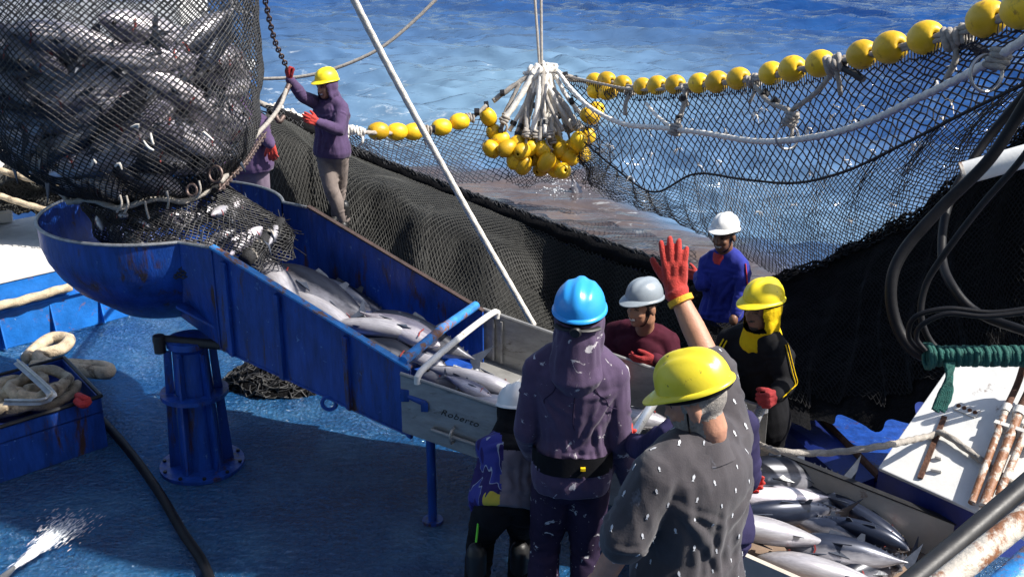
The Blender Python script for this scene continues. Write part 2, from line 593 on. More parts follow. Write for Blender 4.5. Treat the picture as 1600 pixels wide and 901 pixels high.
def fish_mat(name, back, belly):
    m, nodes, links, b = new_mat(name)
    tc = nodes.new("ShaderNodeTexCoord")
    sep = nodes.new("ShaderNodeSeparateXYZ")
    links.new(tc.outputs["Object"], sep.inputs[0])
    n0 = noise_tex(nodes, links, tc.outputs["Object"], 5, 5, .65, (1, 3, 3))
    ma = nodes.new("ShaderNodeMath"); ma.operation = 'MULTIPLY_ADD'
    links.new(n0.outputs[0], ma.inputs[0]); ma.inputs[1].default_value = .10
    links.new(sep.outputs[2], ma.inputs[2])
    r1 = ramp(nodes, [(.0, belly), (.40, belly), (.52, tuple(lerp(a, c, .5) for a, c in zip(belly, back))), (.60, back), (1, tuple(c * .7 for c in back))])
    mr = nodes.new("ShaderNodeMapRange")
    mr.inputs[1].default_value = -.10; mr.inputs[2].default_value = .20
    links.new(ma.outputs[0], mr.inputs[0])
    links.new(mr.outputs[0], r1.inputs[0])
    n2 = noise_tex(nodes, links, tc.outputs["Object"], 14, 6, .7, (.6, 4, 4))
    r2 = ramp(nodes, [(.35, (.65, .63, .65)), (.65, (1, 1, 1))])
    links.new(n2.outputs[0], r2.inputs[0])
    c = mix(nodes, links, 1.0, r1.outputs[0], r2.outputs[0], 'MULTIPLY')
    n3 = noise_tex(nodes, links, tc.outputs["Object"], 4, 4, .6)
    r3 = ramp(nodes, [(.68, (0, 0, 0)), (.76, (.7, .7, .7))])
    links.new(n3.outputs[0], r3.inputs[0])
    c = mix(nodes, links, r3.outputs[0], c, (.28, .07, .06))
    links.new(c, b.inputs["Base Color"])
    b.inputs["Metallic"].default_value = .3
    b.inputs["Roughness"].default_value = .32
    b.inputs["Specular IOR Level"].default_value = .6
    return m


M['grey_polo'] = polo_mat()
M['vest'] = vest_mat()
for k_ in ('purple', 'purple_plain', 'purple_grey', 'navy_trouser', 'navy_cloth', 'khaki', 'burgundy', 'black_cloth', 'blue_cloth', 'grey_cloth', 'grey_polo', 'vest', 'yellow_cloth'):
    add_folds(M[k_], .22, 9.0 if k_ != 'khaki' else 12.0, 35)
    M[k_].node_tree.nodes['Principled BSDF'].inputs['Specular IOR Level'].default_value = .12
    for n_ in M[k_].node_tree.nodes:
        if n_.type == 'MAP_RANGE':
            n_.inputs[3].default_value, n_.inputs[4].default_value = .72, .95
M['fish'] = fish_mat('tuna_skin', (.028, .038, .070), (.50, .49, .52))
M['fish_dark'] = fish_mat('dark_tuna_skin', (.016, .020, .034), (.36, .36, .40))
M['fish_pale'] = fish_mat('pale_tuna_skin', (.22, .21, .27), (.84, .79, .83))
M['fish_fin'] = surface('tuna_fin', (.05, .06, .085), .3, .35, 20, bump=.1)
M['gill'] = surface('tuna_gill', (.30, .045, .04), .3, .35, 20, bump=.1)


def deck_mat():
    m, nodes, links, b = new_mat('wet_blue_deck_paint')
    tc = nodes.new("ShaderNodeTexCoord")
    co = tc.outputs["Object"]
    n1 = noise_tex(nodes, links, co, 1.3, 8, .7)
    r1 = ramp(nodes, [(.3, (.007, .055, .185)), (.5, (.014, .105, .285)), (.72, (.045, .20, .42))])
    links.new(n1.outputs[0], r1.inputs[0])
    n2 = noise_tex(nodes, links, co, 42, 6, .75)
    r2 = ramp(nodes, [(.35, (.78, .78, .78)), (.6, (1.05, 1.05, 1.05))])
    links.new(n2.outputs[0], r2.inputs[0])
    c = mix(nodes, links, 1.0, r1.outputs[0], r2.outputs[0], 'MULTIPLY')
    n3 = noise_tex(nodes, links, co, 3.2, 9, .72, None, .4)
    r3 = ramp(nodes, [(.60, (0, 0, 0)), (.72, (.6, .6, .6))])
    links.new(n3.outputs[0], r3.inputs[0])
    c = mix(nodes, links, r3.outputs[0], c, (.035, .055, .075))
    links.new(c, b.inputs["Base Color"])
    r4 = ramp(nodes, [(.35, (.05, .05, .05)), (.65, (.18, .18, .18))])
    links.new(n1.outputs[0], r4.inputs[0])
    links.new(r4.outputs[0], b.inputs["Roughness"])
    w1 = noise_tex(nodes, links, co, 13, 6, .68, (1, 1.9, 1), .8)
    w2 = nodes.new("ShaderNodeTexVoronoi"); w2.inputs["Scale"].default_value = 34; links.new(co, w2.inputs["Vector"])
    add = nodes.new("ShaderNodeMath"); add.operation = 'MULTIPLY_ADD'
    links.new(w2.outputs[0], add.inputs[0]); add.inputs[1].default_value = .35; links.new(w1.outputs[0], add.inputs[2])
    bp = nodes.new("ShaderNodeBump"); bp.inputs["Strength"].default_value = .9; bp.inputs["Distance"].default_value = .09
    links.new(add.outputs[0], bp.inputs["Height"]); links.new(bp.outputs[0], b.inputs["Normal"])
    b.inputs["Specular IOR Level"].default_value = .8
    return m


def sea_mat():
    m, nodes, links, b = new_mat('sea_water')
    geo = nodes.new("ShaderNodeNewGeometry")
    pos = geo.outputs["Position"]
    at = nodes.new("ShaderNodeAttribute"); at.attribute_name = "murk"
    sep = nodes.new("ShaderNodeSeparateColor"); links.new(at.outputs["Color"], sep.inputs[0])
    n0 = noise_tex(nodes, links, pos, .35, 5, .6)
    r0 = ramp(nodes, [(.35, (.003, .028, .125)), (.65, (.009, .062, .22))])
    links.new(n0.outputs[0], r0.inputs[0])
    # pale aerated water round the net
    c = mix(nodes, links, sep.outputs[1], r0.outputs[0], (.17, .28, .38))
    nm = noise_tex(nodes, links, pos, .9, 7, .7, None, .5)
    rm = ramp(nodes, [(.3, (.070, .058, .062)), (.55, (.115, .092, .090)), (.72, (.17, .12, .09))])
    links.new(nm.outputs[0], rm.inputs[0])
    c = mix(nodes, links, sep.outputs[0], c, rm.outputs[0])
    # foam flecks
    nf = noise_tex(nodes, links, pos, 1.7, 10, .74, (1, 1.6, 1), .5)
    th = nodes.new("ShaderNodeMath"); th.operation = 'MULTIPLY_ADD'
    links.new(sep.outputs[2], th.inputs[0]); th.inputs[1].default_value = .16; links.new(nf.outputs[0], th.inputs[2])
    rf = ramp(nodes, [(.68, (0, 0, 0)), (.80, (.8, .8, .8))])
    links.new(th.outputs[0], rf.inputs[0])
    c = mix(nodes, links, rf.outputs[0], c, (.55, .60, .64))
    # light welling up from below is even; the ripples show in the reflection of the sky
    up = nodes.new("ShaderNodeCombineXYZ"); up.inputs[2].default_value = 1
    df = nodes.new("ShaderNodeBsdfDiffuse")
    links.new(c, df.inputs["Color"])
    w1 = noise_tex(nodes, links, pos, 1.3, 3, .45, (.55, 1.4, 1), .5)
    w2 = noise_tex(nodes, links, pos, 5.5, 3, .5, (.7, 1.3, 1), .4)
    add = nodes.new("ShaderNodeMath"); add.operation = 'MULTIPLY_ADD'
    links.new(w2.outputs[0], add.inputs[0]); add.inputs[1].default_value = .10; links.new(w1.outputs[0], add.inputs[2])
    bp = nodes.new("ShaderNodeBump"); bp.inputs["Strength"].default_value = 1.0; bp.inputs["Distance"].default_value = .22
    links.new(add.outputs[0], bp.inputs["Height"])
    bq = nodes.new("ShaderNodeBump"); bq.inputs["Strength"].default_value = .25; bq.inputs["Distance"].default_value = .30
    links.new(add.outputs[0], bq.inputs["Height"])
    links.new(bq.outputs[0], df.inputs["Normal"])
    gl = nodes.new("ShaderNodeBsdfGlossy")
    gl.inputs["Roughness"].default_value = .11
    links.new(bp.outputs[0], gl.inputs["Normal"])
    fr = nodes.new("ShaderNodeFresnel"); fr.inputs["IOR"].default_value = 1.42
    links.new(bp.outputs[0], fr.inputs["Normal"])
    fm = nodes.new("ShaderNodeMath"); fm.operation = 'MULTIPLY'; links.new(fr.outputs[0], fm.inputs[0])
    inv = nodes.new("ShaderNodeMapRange"); inv.inputs[3].default_value = 1.0; inv.inputs[4].default_value = .15
    links.new(rf.outputs[0], inv.inputs[0]); links.new(inv.outputs[0], fm.inputs[1])
    ms = nodes.new("ShaderNodeMixShader")
    links.new(fm.outputs[0], ms.inputs[0]); links.new(df.outputs[0], ms.inputs[1]); links.new(gl.outputs[0], ms.inputs[2])
    out = [n for n in nodes if n.type == 'OUTPUT_MATERIAL'][0]
    links.new(ms.outputs[0], out.inputs["Surface"])
    nodes.remove(b)
    return m


M['deck'] = deck_mat()
M['sea'] = sea_mat()
m_, n_, l_, b_ = new_mat('spray_water')
b_.inputs["Base Color"].default_value = (.85, .9, .95, 1)
b_.inputs["Roughness"].default_value = .25
M['spray'] = m_

# ================================================================== THE SETTING
SEA_Z = -1.4


def fbm2(p, s, seed=0.0, o=4):
    return noise.fractal(Vector((p.x * s + seed, p.y * s - seed, p.z * s)), 0.6, 2.0, o)


def build_sea():
    # rows spaced finely where they are near, coarser further out
    rows = []
    ang = R(27)
    drop = CAM_H - SEA_Z
    n_rows = 430
    for i in range(n_rows):
        a = R(24) - (R(24) - R(4.6)) * i / (n_rows - 1)
        rows.append(drop / math.tan(a))
    y = rows[-1]
    while y < 6000:
        y *= 1.12
        rows.append(y)
    rows = np.array(rows)
    cols = np.linspace(-1, 1, 561)
    cols = np.sign(cols) * (0.62 * np.abs(cols) + 0.9 * np.abs(cols) ** 5)
    Yg = np.repeat(rows[:, None], len(cols), 1)
    X = Yg * cols[None, :] * 1.02
    Z = np.zeros_like(X)
    dX = np.zeros_like(X); dY = np.zeros_like(X)
    rng = np.random.RandomState(11)
    fade = 1.0 / (1 + (Yg / 180.0) ** 2)
    for k in range(120):
        lam = 0.55 * (9 / 0.55) ** (rng.rand() ** 1.25)
        th = (R(248) if k % 3 else R(285)) + rng.randn() * R(15)
        kk = 2 * math.pi / lam
        amp = 0.0088 * lam ** 0.72 * (0.5 + rng.rand()) * (1.15 if lam < 3 else 1.0)
        ph = rng.rand() * 6.28
        arg = kk * (X * math.cos(th) + Yg * math.sin(th)) + ph
        Z += amp * np.sin(arg)
        q = .42 * amp
        dX -= q * math.cos(th) * np.cos(arg) * -1
        dY -= q * math.sin(th) * np.cos(arg) * -1
    # calm inside the pursed net
    pond = [WZ(px, py, SEA_Z) for px, py in ((560, 262), (700, 268), (800, 277), (905, 268), (960, 305), (1030, 338), (1230, 432), (1330, 600), (900, 600), (560, 420))]
    poly = np.array([(p.x, p.y) for p in pond])
    inside = np.zeros(X.shape, bool)
    dist = np.full(X.shape, 1e9)
    for i in range(len(poly)):
        x1, y1 = poly[i]; x2, y2 = poly[(i + 1) % len(poly)]
        cond = ((y1 > Yg) != (y2 > Yg)) & (X < (x2 - x1) * (Yg - y1) / (y2 - y1 + 1e-12) + x1)
        inside ^= cond
        dx, dy = x2 - x1, y2 - y1
        t = np.clip(((X - x1) * dx + (Yg - y1) * dy) / (dx * dx + dy * dy), 0, 1)
        dist = np.minimum(dist, np.hypot(X - x1 - t * dx, Yg - y1 - t * dy))
    sd = np.where(inside, -dist, dist)
    murk = np.clip(1 - (sd + .35) / 1.0, 0, 1)
    murk = murk * murk * (3 - 2 * murk)

    def blob(px, py, rx, ry):
        c = WZ(px, py, SEA_Z)
        return np.exp(-((X - c.x) / rx) ** 2 - ((Yg - c.y) / ry) ** 2)
    pale = np.clip(.5 * blob(900, 150, 4.2, 7) + .30 * blob(650, 150, 6, 9) + .28 * blob(480, 70, 8, 16) + .6 * blob(1300, 330, 4, 3) + .3 * blob(1000, 90, 7, 10) + .25 * blob(560, 230, 5, 4), 0, 1)
    foam = np.clip(.5 * blob(950, 150, 3.2, 4) + .55 * blob(470, 120, 4, 6) + .25 * blob(1330, 360, 3, 2) + .2 * blob(1240, 300, 3, 2.5) + .5 * blob(640, 200, 4, 3) + .25 * murk + .15, 0, 1)
    damp = (1 - .72 * murk)
    Z = Z * damp * fade + SEA_Z
    X2 = X + dX * damp * fade; Y2 = Yg + dY * damp * fade
    V = np.stack([X2, Y2, Z], -1).reshape(-1, 3)
    nr, nc = X.shape
    idx = np.arange(nr * nc).reshape(nr, nc)
    F = np.stack([idx[:-1, :-1], idx[:-1, 1:], idx[1:, 1:], idx[1:, :-1]], -1).reshape(-1, 4)
    me = fast_mesh("sea", V, F)
    att = me.color_attributes.new("murk", 'FLOAT_COLOR', 'POINT')
    colr = np.stack([murk, pale, foam, np.ones_like(murk)], -1).reshape(-1).astype(np.float32)
    att.data.foreach_set("color", colr)
    me.materials.append(M['sea'])
    me.polygons.foreach_set("use_smooth", np.ones(len(me.polygons), bool))
    o = bpy.data.objects.new("sea", me)
    COL.objects.link(o)
    return tag(o, "blue choppy open sea, murky brown inside the net", None, None, "structure")


def fast_mesh(name, V, F):
    """numpy verts (n,3) and faces (m,k)"""
    me = bpy.data.meshes.new(name)
    V = np.ascontiguousarray(V, dtype=np.float32)
    F = np.ascontiguousarray(F, dtype=np.int32)
    me.vertices.add(len(V))
    me.vertices.foreach_set("co", V.reshape(-1))
    k = F.shape[1]
    me.loops.add(F.size)
    me.loops.foreach_set("vertex_index", F.reshape(-1))
    me.polygons.add(len(F))
    me.polygons.foreach_set("loop_start", np.arange(0, F.size, k, dtype=np.int32))
    try:
        me.polygons.foreach_set("loop_total", np.full(len(F), k, dtype=np.int32))
    except Exception:
        pass
    me.update(calc_edges=True)
    me.validate()
    return me


def strands(name, A, B, rad, mat, parent=None, sides=3, seed=0):
    """one mesh of thin twine prisms from points A to points B"""
    A = np.asarray(A, dtype=np.float64); B = np.asarray(B, dtype=np.float64)
    T = B - A
    L = np.linalg.norm(T, axis=1, keepdims=True)
    keep = L[:, 0] > 1e-5
    A, B, T, L = A[keep], B[keep], T[keep], L[keep]
    T = T / L
    A = A - T * rad * .4; B = B + T * rad * .4
    ref = np.tile(np.array([[.31, .87, .38]]), (len(A), 1))
    n1 = np.cross(T, ref); n1 /= np.linalg.norm(n1, axis=1, keepdims=True) + 1e-9
    n2 = np.cross(T, n1)
    rng = np.random.RandomState(seed)
    rr = rad * (0.85 + .3 * rng.rand(len(A), 1))
    vs = []
    for P in (A, B):
        for k in range(sides):
            th = 2 * math.pi * k / sides
            vs.append(P + (n1 * math.cos(th) + n2 * math.sin(th)) * rr)
    V = np.stack(vs, 1)
    base = np.arange(len(A))[:, None] * (2 * sides)
    F = []
    for k in range(sides):
        j = (k + 1) % sides
        F.append(np.concatenate([base + k, base + j, base + sides + j, base + sides + k], 1))
    F = np.stack(F, 1).reshape(-1, 4)
    me = fast_mesh(name, V.reshape(-1, 3), F)
    me.materials.append(mat)
    me.polygons.foreach_set("use_smooth", np.ones(len(me.polygons), bool))
    o = bpy.data.objects.new(name, me)
    COL.objects.link(o)
    if parent is not None:
        o.parent = parent
        o.matrix_parent_inverse = parent_world(parent).inverted()
    return o


def net_sheet(name, grid, rad, mat, parent=None, wrap=False, jit=.0, skip=None, seed=1):
    """diamond mesh over a grid of points (nu+1, nv+1, 3); nodes where i+j is even"""
    G = np.asarray(grid, dtype=np.float64)
    nu, nv = G.shape[0], G.shape[1]
    if jit:
        rng = np.random.RandomState(seed)
        G = G + rng.randn(*G.shape) * jit
        if wrap:
            G[-1] = G[0]
    A, B = [], []
    for i in range(nu):
        for j in range(nv - 1):
            if (i + j) % 2:
                continue
            for di in (-1, 1):
                k = i + di
                if k < 0 or k >= nu:
                    if not wrap:
                        continue
                    k = (k - 1) % nu if k >= nu else k % nu
                if skip is not None and skip(i, j):
                    continue
                A.append(G[i, j]); B.append(G[k, j + 1])
    # the odd cells start half a row lower, which the loop above already links
    return strands(name, A, B, rad, mat, parent, seed=seed)


def grid_from(fn, nu, nv):
    return np.array([[tuple(fn(i / nu, j / nv)) for j in range(nv + 1)] for i in range(nu + 1)])


def surf_mesh(name, fn, nu, nv, mat, parent=None, thick=None):
    G = grid_from(fn, nu, nv)
    V = G.reshape(-1, 3)
    idx = np.arange((nu + 1) * (nv + 1)).reshape(nu + 1, nv + 1)
    F = np.stack([idx[:-1, :-1], idx[1:, :-1], idx[1:, 1:], idx[:-1, 1:]], -1).reshape(-1, 4)
    me = fast_mesh(name, V, F)
    me.materials.append(mat)
    me.polygons.foreach_set("use_smooth", np.ones(len(me.polygons), bool))
    o = bpy.data.objects.new(name, me)
    COL.objects.link(o)
    if parent is not None:
        o.parent = parent
        o.matrix_parent_inverse = parent_world(parent).inverted()
    return o


def rope(name, pts, r, mat, parent=None, n=None, depth=.16, sides=10, sag=0, strand_len=None):
    L = path_len([Vector(p) for p in pts])
    step = max(r * .9, .012)
    cnt = n or int(min(420, max(8, L / step)))
    P = spline(pts, cnt)
    if sag:
        for i, p in enumerate(P):
            t = i / (len(P) - 1)
            p.z -= sag * 4 * t * (1 - t)
    mb = MB().tube(P, r, sides, True, False, twist=2 * math.pi / (strand_len or r * 5.5), strands=3, depth=depth)
    return mb.build(name, mat, parent, True, auto=0)


sea = build_sea()

# decks ------------------------------------------------------------
deck = MB().slab([(-9, 1.0, 0), (5.5, 1.0, 0), (5.5, 4.6, 0), (1.0, 5.35, 0), (.15, 6.25, 0), (-.7, 7.1, 0), (-1.6, 8.3, 0), (-4.0, 9.0, 0), (-9, 9.0, 0)], (0, 0, -.45)).build("deck", M['deck'], None, False)
tag(deck, "wet blue painted working deck", None, None, "structure")
side = MB().slab([(-9, 6.0, -.5), (-1, 5.0, -.5), (5.5, 4.0, -.5), (5.5, 8.3, -.5), (1.7, 8.6, -.5), (-1.9, 12.0, -.5), (-9, 12.0, -.5)], (0, 0, -.4)).build("side_deck", M['navy'], None, False)
tag(side, "dark lower side deck along the bulwark", None, None, "structure")

# added, unseen: deckhouse and upper deck cut sky light, slab shades the deck
dk = MB().slab([(-8, -1.5, 0.003), (7, -1.5, 0.003), (7, -1.5, 9), (-8, -1.5, 9)], (0, -.2, 0)).build("unseen_deckhouse_wall", M['white_paint'], None, False)
tag(dk, "unseen white deckhouse wall behind the camera, blocking sky light", None, None, "structure")
ov = MB().slab([(-8, -1.49, 5.6), (7, -1.49, 5.6), (7, .3, 5.6), (-8, .3, 5.6)], (0, 0, .12)).build("unseen_upper_deck", M['white_paint'], None, False)
tag(ov, "unseen upper deck over the camera, added to cut sky light", None, None, "structure")
PZ = 7.0
kx, ky = SUN_DIR.x / SUN_DIR.z * PZ, SUN_DIR.y / SUN_DIR.z * PZ
ground_shade = [(-3.6, 6.15), (-3.6, 5.72), (-1.84, 4.93), (-.9, 4.86), (.0, 4.90), (.0, 5.50), (-1.25, 5.93), (-1.9, 6.15)]
shade_slab = MB().slab([(x + kx, y + ky, PZ) for x, y in ground_shade], (0, 0, .15)).build("deck_shade_slab", M['white_paint'], None, False)  # added slab, outline cut so its shadow falls on the working deck
tag(shade_slab, "unseen slab added high above the deck to shade it", None, None, "structure")

# bulwark: the ship's side wall, dark blue, curving round the corner behind the net heap
BUL = [W(300, 175, 11.6), W(430, 190, 11.6), W(545, 246, 12.4), W(660, 294, 11.8), W(780, 340, 11.0), W(930, 396, 10.0), W(1090, 450, 9.0), W(1240, 490, 8.35), W(1420, 530, 7.6)]
bpts = spline(BUL, 40)
blk = empty("bulwark", (bpts[20].x, bpts[20].y, -.6), "dark blue steel bulwark with net draped over its top edge", "bulwark")
mb = MB()
ring_in, rings = [], []
for i, (p, t, a, b) in enumerate(frames(bpts)):
    out = Vector((t.y, -t.x, 0)).normalized()
    if out.y < 0:
        out = -out
    top = p.z - .03
    rings.append([p + Vector((0, 0, -.03)), p + out * .10 + Vector((0, 0, -.03)), Vector((p.x, p.y, -1.9)) + out * .10, Vector((p.x, p.y, -.62)) - out * .02, Vector((p.x, p.y, top - .16)) - out * .0])
mb.loft(rings)
mb.build("plating", M['navy'], blk, True, auto=30)
MB().tube([p + Vector((0, .04, .0)) for p in bpts], .04, 10).build("cap_rail", M['navy'], blk)
mb2 = MB()
for i in range(3, 38, 5):
    p, q = bpts[i], bpts[i + 1]
    t = (q - p).normalized()
    out = Vector((t.y, -t.x, 0)).normalized()
    if out.y < 0:
        out = -out
    mb3 = MB().slab([p - out * .03 + Vector((0, 0, -.12)), p - out * .03 - Vector((0, 0, p.z + .6)), p - out * .35 - Vector((0, 0, p.z + .6))], t * .02)
    mb3.build("stay", M['navy'], blk, False)

# ================================================================== RIGHT-HAND NET (float line, webbing, ropes)
TOP = [(878, 118, 17.2), (925, 128, 16.6), (990, 140, 15.6), (1060, 138, 14.4), (1140, 130, 13.1), (1210, 120, 12.0), (1290, 104, 10.9), (1370, 86, 9.9), (1450, 68, 9.0), (1540, 40, 8.1), (1640, 5, 7.3)]
top_pts = spline([W(*t) for t in TOP], 200)
MID = [(905, 215, 17.0), (960, 262, 16.3), (1020, 300, 15.4), (1085, 272, 14.3), (1160, 280, 13.0), (1240, 286, 11.8), (1320, 268, 10.6), (1410, 226, 9.5), (1500, 180, 8.5), (1640, 112, 7.2)]
mid_pts = spline([W(*t) for t in MID], 200)
LOW = [(905, 250, 17.1), (935, 300, 16.8), (1000, 326, 16.6), (1065, 350, 15.8), (1140, 392, 14.6), (1222, 428, 13.2), (1300, 404, 11.4), (1400, 352, 9.6), (1500, 290, 8.3), (1640, 190, 7.0)]
low_pts = spline([W(*t) for t in LOW], 200)


def pick(pts, t):
    x = max(0, min(1, t)) * (len(pts) - 1)
    i = min(int(x), len(pts) - 2)
    return pts[i].lerp(pts[i + 1], x - i)


def sheet_upper(u, v):
    a, b = pick(top_pts, u) - Vector((0, 0, .09)), pick(mid_pts, u)
    p = a.lerp(b, v)
    bel = math.sin(math.pi * v)
    p += Vector((.05, .25, 0)) * bel * (.6 + .4 * math.sin(u * 9))
    w = .10 * math.sin(u * 46 + v * 3) * v * (1 - u) + .03 * math.sin(u * 90)
    # gathered folds near the bunch at the far end
    g = max(0, 1 - u / .30)
    p += Vector((.05, .12, 0)) * math.sin(u * 210 + v * 4) * g * v
    p.y += w
    return p


def sheet_lower(u, v):
    a, b = pick(mid_pts, u), pick(low_pts, u)
    p = a.lerp(b, v)
    bel = math.sin(math.pi * v)
    p += Vector((.0, .30, -.12)) * bel * (.35 + .65 * u)
    g = max(0, 1 - u / .45)
    p += Vector((.06, .10, 0)) * math.sin(u * 150 + v * 5) * g * (1 - .4 * v)
    p.y += .05 * math.sin(u * 60 + 4 * v)
    return p


netR = empty("purse_seine_net", W(1222, 428, 13.2), "black purse seine net hung from the yellow float line over the sea", "fishing net")
net_sheet("upper_webbing", grid_from(sheet_upper, 126, 17), .0090, M['net_blue'], netR, jit=.006, seed=3)
net_sheet("lower_webbing", grid_from(sheet_lower, 230, 30), .0058, M['net'], netR, jit=.005, seed=4)
rope("seam_rope", [p + Vector((0, .0, 0)) for p in mid_pts[::4]], .014, M['rope_black'], netR, depth=.2)
rope("border_rope", [p for p in top_pts[::5]], .020, M['rope_grey'], netR, depth=.2, n=420)
# black lacing along the head of the webbing
A_, B_ = [], []
for i in range(0, 198):
    a = top_pts[i]
    A_.append(tuple(a + Vector((0, -.01, .01)))); B_.append(tuple(sheet_upper((i + .5) / 199, .055)))
strands("lacing", A_, B_, .008, M['rope_black'], netR, seed=8)
# shreds of plastic snagged in the mesh
rng = random.Random(5)
for (px, py) in ((1180, 178), (1192, 172), (1060, 232), (1090, 258), (1120, 250), (1020, 240), (1005, 195), (1265, 272), (1320, 250), (1262, 200), (1300, 180), (1305, 168), (1330, 190), (1345, 165), (1395, 320), (1440, 230), (1425, 225), (1358, 235), (1470, 185), (1485, 160), (1490, 110), (1460, 125), (1080, 190), (1135, 205), (1240, 320), (1330, 345), (1185, 330), (985, 275), (955, 228)):
    best, bd = None, 1e9
    for fn in (sheet_upper, sheet_lower):
        for iu in range(0, 41):
            for iv in range(0, 11):
                p = fn(iu / 40, iv / 10)
                dd = p - cam.location
                dep = dd.y * CP - dd.z * SP
                x = 800 + FPX * dd.x / dep
                y = 450.5 - FPX * (dd.y * SP + dd.z * CP) / dep
                q = (x - px) ** 2 + (y - py) ** 2
                if q < bd:
                    best, bd, bdep = p, q, dep
    c = W(px, py, bdep - .03)
    mbs = MB()
    for k in range(rng.randint(3, 5)):
        d = Vector((rng.uniform(-1, 1), rng.uniform(-.5, .3), rng.uniform(-1, .8)))
        s = bdep / 12 * rng.uniform(.05, .10)
        mbs.tube([c, c + d * s * .5 + Vector((0, -.01, .01)), c + d * s + Vector((0, 0, -.4 * s))], [.007, .012, .004], 5, flat=.35)
    mbs.build("snagged_scrap", M['scrap'], netR)


# float mesh: a fat barrel with a bore and rims
def float_mesh():
    mb = MB()
    L, r = .152, .128
    prof = [(.020, -L * .90), (.034, -L), (.056, -L * .97), (.086, -L * .84), (.113, -L * .55), (r, -L * .2), (r, L * .2), (.113, L * .55), (.086, L * .84), (.056, L * .97), (.034, L), (.020, L * .90)]
    mb.lathe((0, 0, 0), prof, 22)
    me = mb.mesh("float")
    bm = bmesh.new(); bm.from_mesh(me); bmesh.ops.recalc_face_normals(bm, faces=bm.faces); bm.to_mesh(me); bm.free()
    me.materials.append(M['float'])
    me.polygons.foreach_set("use_smooth", [True] * len(me.polygons))
    return me


FLOAT = float_mesh()


def put_float(parent, p, axis, s=1.0, roll=0.0, label=None):
    o = bpy.data.objects.new("float", FLOAT)
    COL.objects.link(o)
    q = Vector(axis).normalized().to_track_quat('Z', 'Y')
    m = Matrix.Translation(p) @ q.to_matrix().to_4x4() @ Matrix.Rotation(roll, 4, 'Z') @ Matrix.Diagonal((s, s, s, 1))
    o.parent = parent
    o.matrix_parent_inverse = parent_world(parent).inverted()
    o.matrix_basis = m
    return o


def knot(parent, c, r, mat, turns=4, axis=Vector((1, 0, 0)), name="lashing", seed=0):
    """rope wound in a fat irregular lump round a line"""
    rg = random.Random(seed)
    a = Vector(axis).normalized()
    u = a.orthogonal().normalized(); w = a.cross(u)
    pts = []
    for i in range(turns * 10 + 1):
        th = 2 * math.pi * i / 10
        x = (i / (turns * 10) - .5) * r * 2.6
        rr = r * (1 + .22 * math.sin(i * 1.7 + seed))
        pts.append(c + a * x + (u * math.cos(th) + w * math.sin(th)) * rr)
    mb = MB().tube(spline(pts, turns * 26), r * .42, 7)
    # a hanging tail
    if rg.random() < .8:
        t = c - Vector((rg.uniform(-.3, .3) * r, 0, 0))
        mb.tube(spline([t, t + Vector((rg.uniform(-1, 1) * r, -r, -2.2 * r)), t + Vector((rg.uniform(-1, 1) * r * 1.4, -r * .6, -4.5 * r))], 10), r * .38, 7)
    return mb.build(name, mat, parent, True, auto=0)


lineR = empty("float_line", W(1300, 104, 10.9), "long row of yellow floats strung along the upper edge of the black net", "float line")
# floats at their places along the line: (x, y of centre in the photograph, depth)
FR = [(929, 128, 16.9), (948, 127, 16.6), (973, 133, 16.2), (1004, 137, 15.5), (1027, 135, 15.1), (1055, 134, 14.6), (1092, 132, 13.9), (1120, 130, 13.4), (1154, 125, 12.9),
      (1205, 117, 12.1), (1238, 110, 11.5), (1281, 102, 10.9), (1347, 88, 10.1), (1391, 77, 9.6), (1446, 62, 9.05), (1541, 33, 8.1), (1600, 16, 7.6), (1668, -8, 7.2)]
FP = [W(*f) for f in FR]
for i, p in enumerate(FP):
    ax = (FP[min(i + 1, len(FP) - 1)] - FP[max(i - 1, 0)])
    put_float(lineR, p + Vector((0, 0, .015)), ax, (.98, 1.03, 1.0)[i % 3] * (1.0 + .12 * i / 17), i * 1.3)
# a second row under the first three, doubled back
for q in ((932, 142, 16.7), (950, 144, 16.5)):
    put_float(lineR, W(*q), Vector((1, .1, .1)), .95)
rope("head_rope", [FP[0] - Vector((.5, -.2, .0))] + FP, .024, M['rope_grey'], lineR, n=300)
for i, (px, py, d, rr) in enumerate(((984, 143, 15.9, .05), (1074, 138, 14.25, .05), (1178, 126, 12.55, .055), (1305, 100, 10.5, .065), (1495, 60, 8.55, .07), (1655, 10, 7.3, .07))):
    c = W(px, py, d)
    knot(lineR, c, rr, M['rope_grey'], 4, Vector((.8, -.5, .3)), seed=i + 2)
    if i in (3, 4):
        e = W(px + 45, py + 24, d - .25)
        MB().tube([c, e], rr * .55, 8).build("black_sleeve", M['tape'], lineR)

# messenger rope sweeping below the floats, passing through steel rings
purse = empty("messenger_rope", W(1210, 219, 11.3), "thick white rope sagging across the black net through steel rings", "rope")
PR = [(872, 112, 17.0), (893, 140, 16.6), (925, 170, 16.0), (975, 194, 15.2), (1035, 200, 14.2), (1100, 208, 13.2), (1165, 219, 12.2), (1215, 221, 11.4), (1290, 211, 10.4), (1360, 189, 9.6), (1430, 156, 8.8), (1500, 122, 8.1), (1560, 88, 7.5), (1650, 30, 6.8)]
rope("strand", [W(*p) for p in PR], .031, M['rope_white'], purse, n=420, depth=.2, strand_len=.16)
for i, (px, py, d) in enumerate(((1055, 203, 13.9), (1236, 186, 11.2), (1560, 92, 7.55))):
    knot(purse, W(px, py, d - .05), .055, M['rope_grey'], 4, Vector((.3, 0, 1)), "lashing", seed=20 + i)
rope("strop", [W(1305, 108, 10.5), W(1275, 145, 10.8), W(1238, 172, 11.2)], .026, M['rope_grey'], purse)
rope("strop", [W(1180, 135, 12.4), W(1200, 158, 11.9), W(1232, 172, 11.3)], .026, M['rope_grey'], purse)
